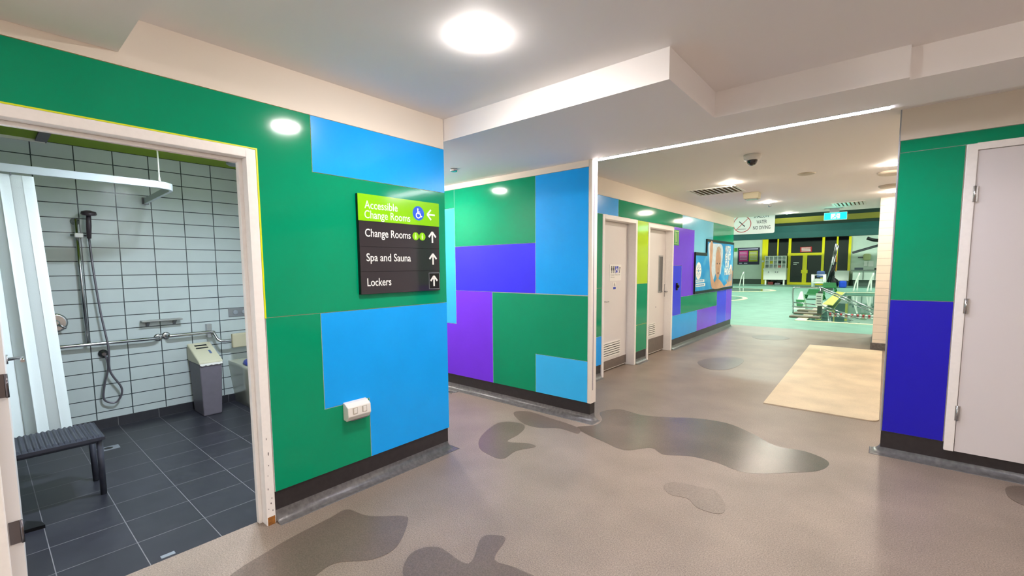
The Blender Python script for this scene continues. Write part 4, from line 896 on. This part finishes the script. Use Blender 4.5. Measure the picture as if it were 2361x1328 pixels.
# bench cabinets at right
t = thing('low_cupboard', 'white low cupboard right of the yellow doors', 'cabinet', FP2(1940, 646, 39.4))
fb(1924, 626, 1957, 647, 39.4, .5).build('body', M_WHITE, t); fb(1923, 624, 1958, 626, 39.35, .6).build('top', M_WHITE, t)
fb(1925, 647, 1956, 662, 39.5, .35).build('plinth', M_DADO, t)
t = thing('counter_unit', 'long pale counter with cupboards at the far right of the pool hall', 'cabinet', FP2(2000, 645, 38.6))
fb(1966, 624, 2060, 646, 38.6, .8).build('body', mat('counter_pale', (200, 212, 200), .5), t); fb(1962, 622, 2062, 624.5, 38.5, .95).build('worktop', mat('counter_top', (96, 104, 98), .5), t)
fb(1967, 646, 2058, 664, 38.75, .6).build('plinth', M_DADO, t)
g = G(); fb(1989, 626, 1990.5, 645, 38.55, .06, g); fb(2017, 626, 2018.5, 645, 38.55, .06, g); g.build('door_gap', M_DADO, t)
t = thing('towel_dispenser', 'cream rounded dispenser on the far right wall', 'dispenser', FP2(1999, 592)); fr_(1990, 585, 2008, 600, 0, .3).build('body', mat('dispenser_cream', (206, 206, 150), .5), t, .1)
for x0, y0, x1, y1, m_, lb in ((1992, 602, 2000, 613, M_LET, 'white notice sheet above the far counter'), (2002, 602, 2014, 615, M_LET, 'framed notice sheet above the far counter'), (1978, 592, 1990, 595, M_GREY, 'grey wall shelf above the far counter')):
    o = fr_(x0, y0, x1, y1, 0, .06).build('wall_notice' if m_ is M_LET else 'wall_shelf', m_); tag(o, lb, 'notice' if m_ is M_LET else 'shelf')
tag(fb(1970, 617, 1990, 622, 38.8, .3).build('first_aid_kit', mat('kit_dark', (50, 60, 70), .5)), 'dark equipment heap on the far counter', 'equipment')
tag(fb(2016, 618, 2028, 622, 38.8, .3).build('tray', M_BLACK), 'black tray on the far counter', 'tray')
# bin and bags
t = thing('recycling_bin', 'blue plastic tub on the deck near the cupboards', 'bin', FP2(1941, 658, 36)); fb(1934, 648, 1951, 664, 36, .7).build('tub', mat('tub_blue', (20, 70, 200), .4), t, .08)
G_ = G(); p = at(1924, 661, 1, 36.2); G_.lathe((p.x-.15, 36.2, 0), [(.3, 0), (.36, .2), (.33, .5), (.12, .68), (.16, .76)], n=14); tag(G_.build('rubbish_bag', M_BLACK), 'black bag beside the blue tub', 'bag')
# hoist with blue chair
def pt(x, y, Y): return at(x, y, 1, Y)
t = thing('pool_hoist_chair', 'white pool hoist chair with blue seat before the yellow doors', 'chair', pt(1888, 664, 34.5))
Y = 34.5
for dy in (0, .7):
    g = G(); g.tube([pt(1873, 665, Y)+Vector((0, dy, 0)), pt(1873, 634, Y)+Vector((0, dy, 0)), pt(1900, 634, Y)+Vector((0, dy, 0)), pt(1900, 665, Y)+Vector((0, dy, 0))], .07, 8).tube([pt(1873, 652, Y)+Vector((0, dy, 0)), pt(1900, 652, Y)+Vector((0, dy, 0))], .06, 8)
    g.build('side_frame', M_WHITE, t)
q = pt(1876, 650, Y); q2 = pt(1898, 643, Y); G().box((q.x, Y, q.z), (q2.x, Y+.7, q2.z)).build('seat', M_WHITE, t, .05)
q = pt(1880, 640, Y); q2 = pt(1900, 625, Y); G().box((q.x, Y+.55, q.z), (q2.x, Y+.7, q2.z)).build('backrest', mat('slate_blue_cushion', (70, 90, 140), .6), t, .1)
t = thing('pool_hoist', 'tall leaning steel hoist arms beside the white hoist chair', 'hoist', pt(1906, 665, 32.3)); Y = 32.3
for (x0, y0, x1, y1, r) in ((1904, 663, 1929, 562, .05), (1911, 655, 1932, 566, .035), (1908, 650, 1922, 612, .07), (1914, 650, 1927, 604, .06)):
    G().tube([pt(x0, y0, Y), pt(x1, y1, Y)], r, 8).build('arm', M_CHROME if r < .06 else M_BLACK, t)
G().tube([pt(1929, 562, Y), pt(1927, 626, Y)], .02, 6).build('strap', mat('orange_strap', (210, 110, 60), .6), t)
G().box(pt(1898, 668, Y)+Vector((0, 0, -.02)), pt(1920, 655, Y)+Vector((0, .6, 0))).build('base', M_DADO, t)
# green items
M_GRN = mat('bright_green_plastic', (14, 110, 50), .5)
for x, y0, y1, lb in ((1910, 672, 652, 'green plastic chair behind the hoist base'), (1878, 690, 668, 'green plastic chair behind the notice post')):
    Y = at(x, y0, 2, 0).y; p = pt(x, y0, Y); q = pt(x, y1, Y); h_ = q.z-p.z; w_ = .35
    t = thing('plastic_chair', lb, 'chair', (p.x, Y, 0), 'green plastic chairs by the pool')
    G().box((p.x-w_, Y-w_, h_*.45), (p.x+w_, Y+w_, h_*.52)).build('seat', M_GRN, t)
    G().loft([[Vector((p.x-w_, Y+w_, h_*.5)), Vector((p.x+w_, Y+w_, h_*.5)), Vector((p.x+w_, Y+w_+.05, h_*.5)), Vector((p.x-w_, Y+w_+.05, h_*.5))], [Vector((p.x-w_*.8, Y+w_+.12, h_)), Vector((p.x+w_*.8, Y+w_+.12, h_)), Vector((p.x+w_*.8, Y+w_+.17, h_)), Vector((p.x-w_*.8, Y+w_+.17, h_))]], 0, False).build('backrest', M_GRN, t)
    for sx in (-1, 1):
        for sy in (-1, 1): G().tube([(p.x+sx*w_*.85, Y+sy*w_*.85, h_*.46), (p.x+sx*w_, Y+sy*w_, 0)], .035, 6).build('leg', M_GRN, t)
# caution A-frame
Y = at(1848, 712, 2, 0).y; p = pt(1846, 712, Y); q = pt(1850, 672, Y); hh = q.z; 
t = thing('caution_sign', 'green and white folding caution sign on the deck inside the handrail', 'sign', (p.x, Y, 0))
for s_ in (-1, 1):
    xl, xr = pt(1833, 712, Y).x, pt(1860, 712, Y).x; xm = (xl+xr)/2
    G().loft([[Vector((xl, Y+s_*.35, 0)), Vector((xr, Y+s_*.35, 0)), Vector((xr, Y+s_*.35+.03, 0)), Vector((xl, Y+s_*.35+.03, 0))], [Vector((xm-.03, Y+s_*.02, hh)), Vector((xm+.03, Y+s_*.02, hh)), Vector((xm+.03, Y+s_*.02+.03, hh)), Vector((xm-.03, Y+s_*.02+.03, hh))]], 0, False).build('board', mat('caution_white', (226, 236, 220), .5), t)
k = .12
G().loft([[Vector((xl+.09, Y-.33, .1)), Vector((xr-.09, Y-.33, .1)), Vector((xr-.09, Y-.34, .1)), Vector((xl+.09, Y-.34, .1))], [Vector((xm-.13, Y-.19, hh*.55)), Vector((xm+.13, Y-.19, hh*.55)), Vector((xm+.13, Y-.20, hh*.55)), Vector((xm-.13, Y-.20, hh*.55))]], 0, False).build('green_field', M_GRN, t)
# ramp: handrails, boards, notice post
Y = 16.3
t = thing('ramp_handrail', 'stainless handrail of the pool ramp, bent loop at its left end', 'handrail', pt(1885, 730, Y))
L = lambda x, y, YY=Y: pt(x, y, YY)
G().tube(spline([L(1893, 663), L(1840, 663), L(1829, 667), L(1829, 700), L(1834, 707), L(1893, 710)], 6), .022, 10).build('loop', M_CHROME, t)
G().tube([L(1829, 697), L(1893, 704)], .018, 8).build('lower_loop_rail', M_CHROME, t)
G().tube([L(1893, 663), L(2040, 724, 15.4)], .022, 10).build('top_rail', M_CHROME, t)
G().tube([L(1893, 667), L(2035, 731, 15.4)], .018, 10).build('mid_rail', M_CHROME, t)
G().tube([L(1893, 704), L(1982, 735, 15.8)], .02, 10).build('low_rail', M_CHROME, t)
G().tube([L(1893, 711), L(1975, 743, 15.8)], .016, 10).build('bottom_rail', M_CHROME, t)
g = Vector(L(1893, 663)); G().tube([g, Vector((g.x, g.y, 0))], .022, 8).build('post', M_CHROME, t)
p_ = L(1829, 705); G().tube([p_, Vector((p_.x, p_.y, 0))], .02, 8).build('post', M_CHROME, t)
t = thing('notice_post', 'grey post with white safety notice at the head of the pool ramp', 'sign', L(1889, 735, 16)); Y = 16.0
a = pt(1883, 735, Y); b = pt(1895, 703, Y); G().box((a.x, Y, 0), (b.x, Y+.15, pt(1889, 672, Y).z)).build('post', M_DADO, t)
a = pt(1880, 705, Y-.03); b = pt(1897, 677, Y-.03); G().box((a.x, Y-.03, a.z), (b.x, Y-.005, b.z)).build('notice', M_LET, t)
g = G()
for k in range(4): q0 = pt(1883, 682+k*5.5, Y-.04); q1 = pt(1893, 684.2+k*5.5, Y-.04); g.box((q0.x, Y-.036, q0.z), (q1.x, Y-.031, q1.z))
g.build('print', M_GREY, t)
M_PLK = mat('brown_plank', (120, 104, 90), .6, noise=.15); 
for i, (x0, y0, x1, y1) in enumerate(((1822, 727, 1890, 733), (1832, 720, 1895, 724.5), (1840, 714, 1895, 718))):
    c_ = at((x0+x1)/2, (y0+y1)/2, 2, .03); a = at(x0, (y0+y1)/2, 1, c_.y); b = at(x1, (y0+y1)/2, 1, c_.y); g = G().box((a.x, c_.y-.22, 0.013), (b.x, c_.y+.22, .05))
    tag(g.build('ramp_plank', M_PLK), ('front brown plank at the head of the pool ramp', 'middle brown plank at the head of the pool ramp', 'rear brown plank at the head of the pool ramp')[i], 'plank', 'planks at the pool ramp')
g = G(); q = [at(x, y, 2, .03) for x, y in ((1898, 700), (1920, 704), (1946, 674), (1930, 672))]; g.loft([[v-Vector((0, 0, .017)) for v in q], [v+Vector((0, 0, .005)) for v in q]], 0, False)
tag(g.build('anti_slip_mat', mat('yellow_slip_mat', (200, 190, 90), .6, noise=.1)), 'yellowish anti-slip mat along the pool edge', 'mat')
# lane rope
Yr = 15.9
a, b = Vector((-1.3, 17.4, -.06)), Vector((1.5, 17.0, -.06))
lr = thing('lane_rope', 'red and white lane rope floating across the pool', 'lane rope', a)
G().tube([a, b], .008, 6).build('rope', M_WHITE, lr)
for cc, m_, st_ in (('red', mat('float_red', (200, 50, 60), .5), 0), ('white', M_WHITE, 1)):
    g = G()
    for k in range(st_, 40, 2): p = a.lerp(b, k/40); g.lathe(p, [(.01, -.028), (.035, -.02), (.035, .02), (.01, .028)], (b-a), n=8)
    o = g.build(cc+'_floats', m_, lr); o['kind'] = 'stuff'
# ladder handles
for x, lb, Yl in ((1708, 'curved white ladder rail by the round shallow pool', 35), (1973, 'left curved ladder rail at the far pool edge', 31), (2005, 'right curved ladder rail at the far pool edge', 31)):
    t = thing('ladder_rail', lb, 'handrail', pt(x, 664, Yl), 'white ladder rails at the pool edges')
    p = pt(x, 664, Yl); p.z = 0; s_ = .022*Yl/31
    G().tube(spline([p+Vector((-.1, 0, 0)), p+Vector((.0, 0, .6)), p+Vector((.12, .0, .95)), p+Vector((.1, .3, 1.0)), p+Vector((.05, .5, .7)), p+Vector((.05, .5, 0))], 5), .035, 8).build('tube', M_WHITE, t)
t = tag(G().tube([pt(1965, 583, 38), pt(2060, 556, 38)], .08, 8).build('wall_pipe', M_GREY), 'grey sloping pipe high on the far right wall', 'pipe')
t = tag(G().tube(spline([pt(1999, 549, 36.85), pt(2020, 554, 36.85), pt(2060, 552, 36.85)]), .1, 8).build('cable', M_BLACK), 'black hanging cable under the teal beam at far right', 'cable')
# NO DIVING sign
Y = 12.6; FN = fy(Y)
a = pt(1694, 542, Y); b = pt(1786, 535, Y); 
z0 = pt(1740, 539, Y).z; W0 = pt(1690, 520, Y).x-.15; W1 = pt(1786, 520, Y).x; Ht = (W1-W0)*.56
t = thing('no_diving_sign', 'white shallow water no diving sign hanging beyond the corridor ceiling', 'sign', ((W0+W1)/2, Y, z0))
def rr(u0, v0, u1, v1, r, n=5):
    out = []
    for cx, cy, a0 in ((u1-r, v1-r, 0), (u0+r, v1-r, 90), (u0+r, v0+r, 180), (u1-r, v0+r, 270)):
        out += [(cx+r*math.cos(math.radians(a0+90*k/n)), cy+r*math.sin(math.radians(a0+90*k/n))) for k in range(n+1)]
    return out
G().poly(FN, rr(W0, z0, W1, z0+Ht, .04), -.012, 0).build('board', mat('sign_board_white', (236, 238, 244), .4), t)
cx, cz, r_ = pt(1711, 517, Y).x, pt(1711, 517, Y).z, .21
M_RED = mat('prohibition_red', (190, 70, 80), .5)
g = G()
for k in range(36):
    a0, a1 = 2*PI*k/36, 2*PI*(k+1)/36
    g.poly(FN, [(cx+r_*math.cos(a0), cz+r_*math.sin(a0)), (cx+r_*math.cos(a1), cz+r_*math.sin(a1)), (cx+r_*.92*math.cos(a1), cz+r_*.92*math.sin(a1)), (cx+r_*.92*math.cos(a0), cz+r_*.92*math.sin(a0))], 0, .001)
g.stroke(FN, [(cx-r_*.68, cz-r_*.68), (cx+r_*.68, cz+r_*.68)], .014, 0, .001); g.build('prohibition_ring', M_RED, t)
M_INK = mat('slate_ink', (60, 70, 84), .5)
G().stroke(FN, [(cx-r_*.3, cz+r_*.3), (cx, cz+r_*.02), (cx+r_*.2, cz-r_*.2)], .022, 0, .0008).disc(FN, cx+r_*.26, cz-r_*.24, .016, 0, .0008).stroke(FN, [(cx-r_*.5, cz-r_*.6), (cx+r_*.45, cz-r_*.6)], .01, 0, .0008).build('diver_symbol', M_INK, t)
g = G()
u0 = pt(1735, 520, Y).x
for s_, xa, xb, yb in (('NO DIVING', 1736, 1776, 529.5), ('WATER', 1744, 1768, 516), ('SHALLOW', 1738, 1774, 503)):
    p = pt(xa, yb, Y); q = pt(xb, yb-2, Y); g.text(FN, s_, p.x, p.z, q.x-p.x, .085, .0008, bold=.01)
g.build('lettering', M_INK, t)
for x in (W0+.15, W1-.15): G().tube([(x, Y+.005, z0+Ht-.02), (x, Y+.005, zt)], .004, 6).build('hanging_wire', M_SILVER, t)
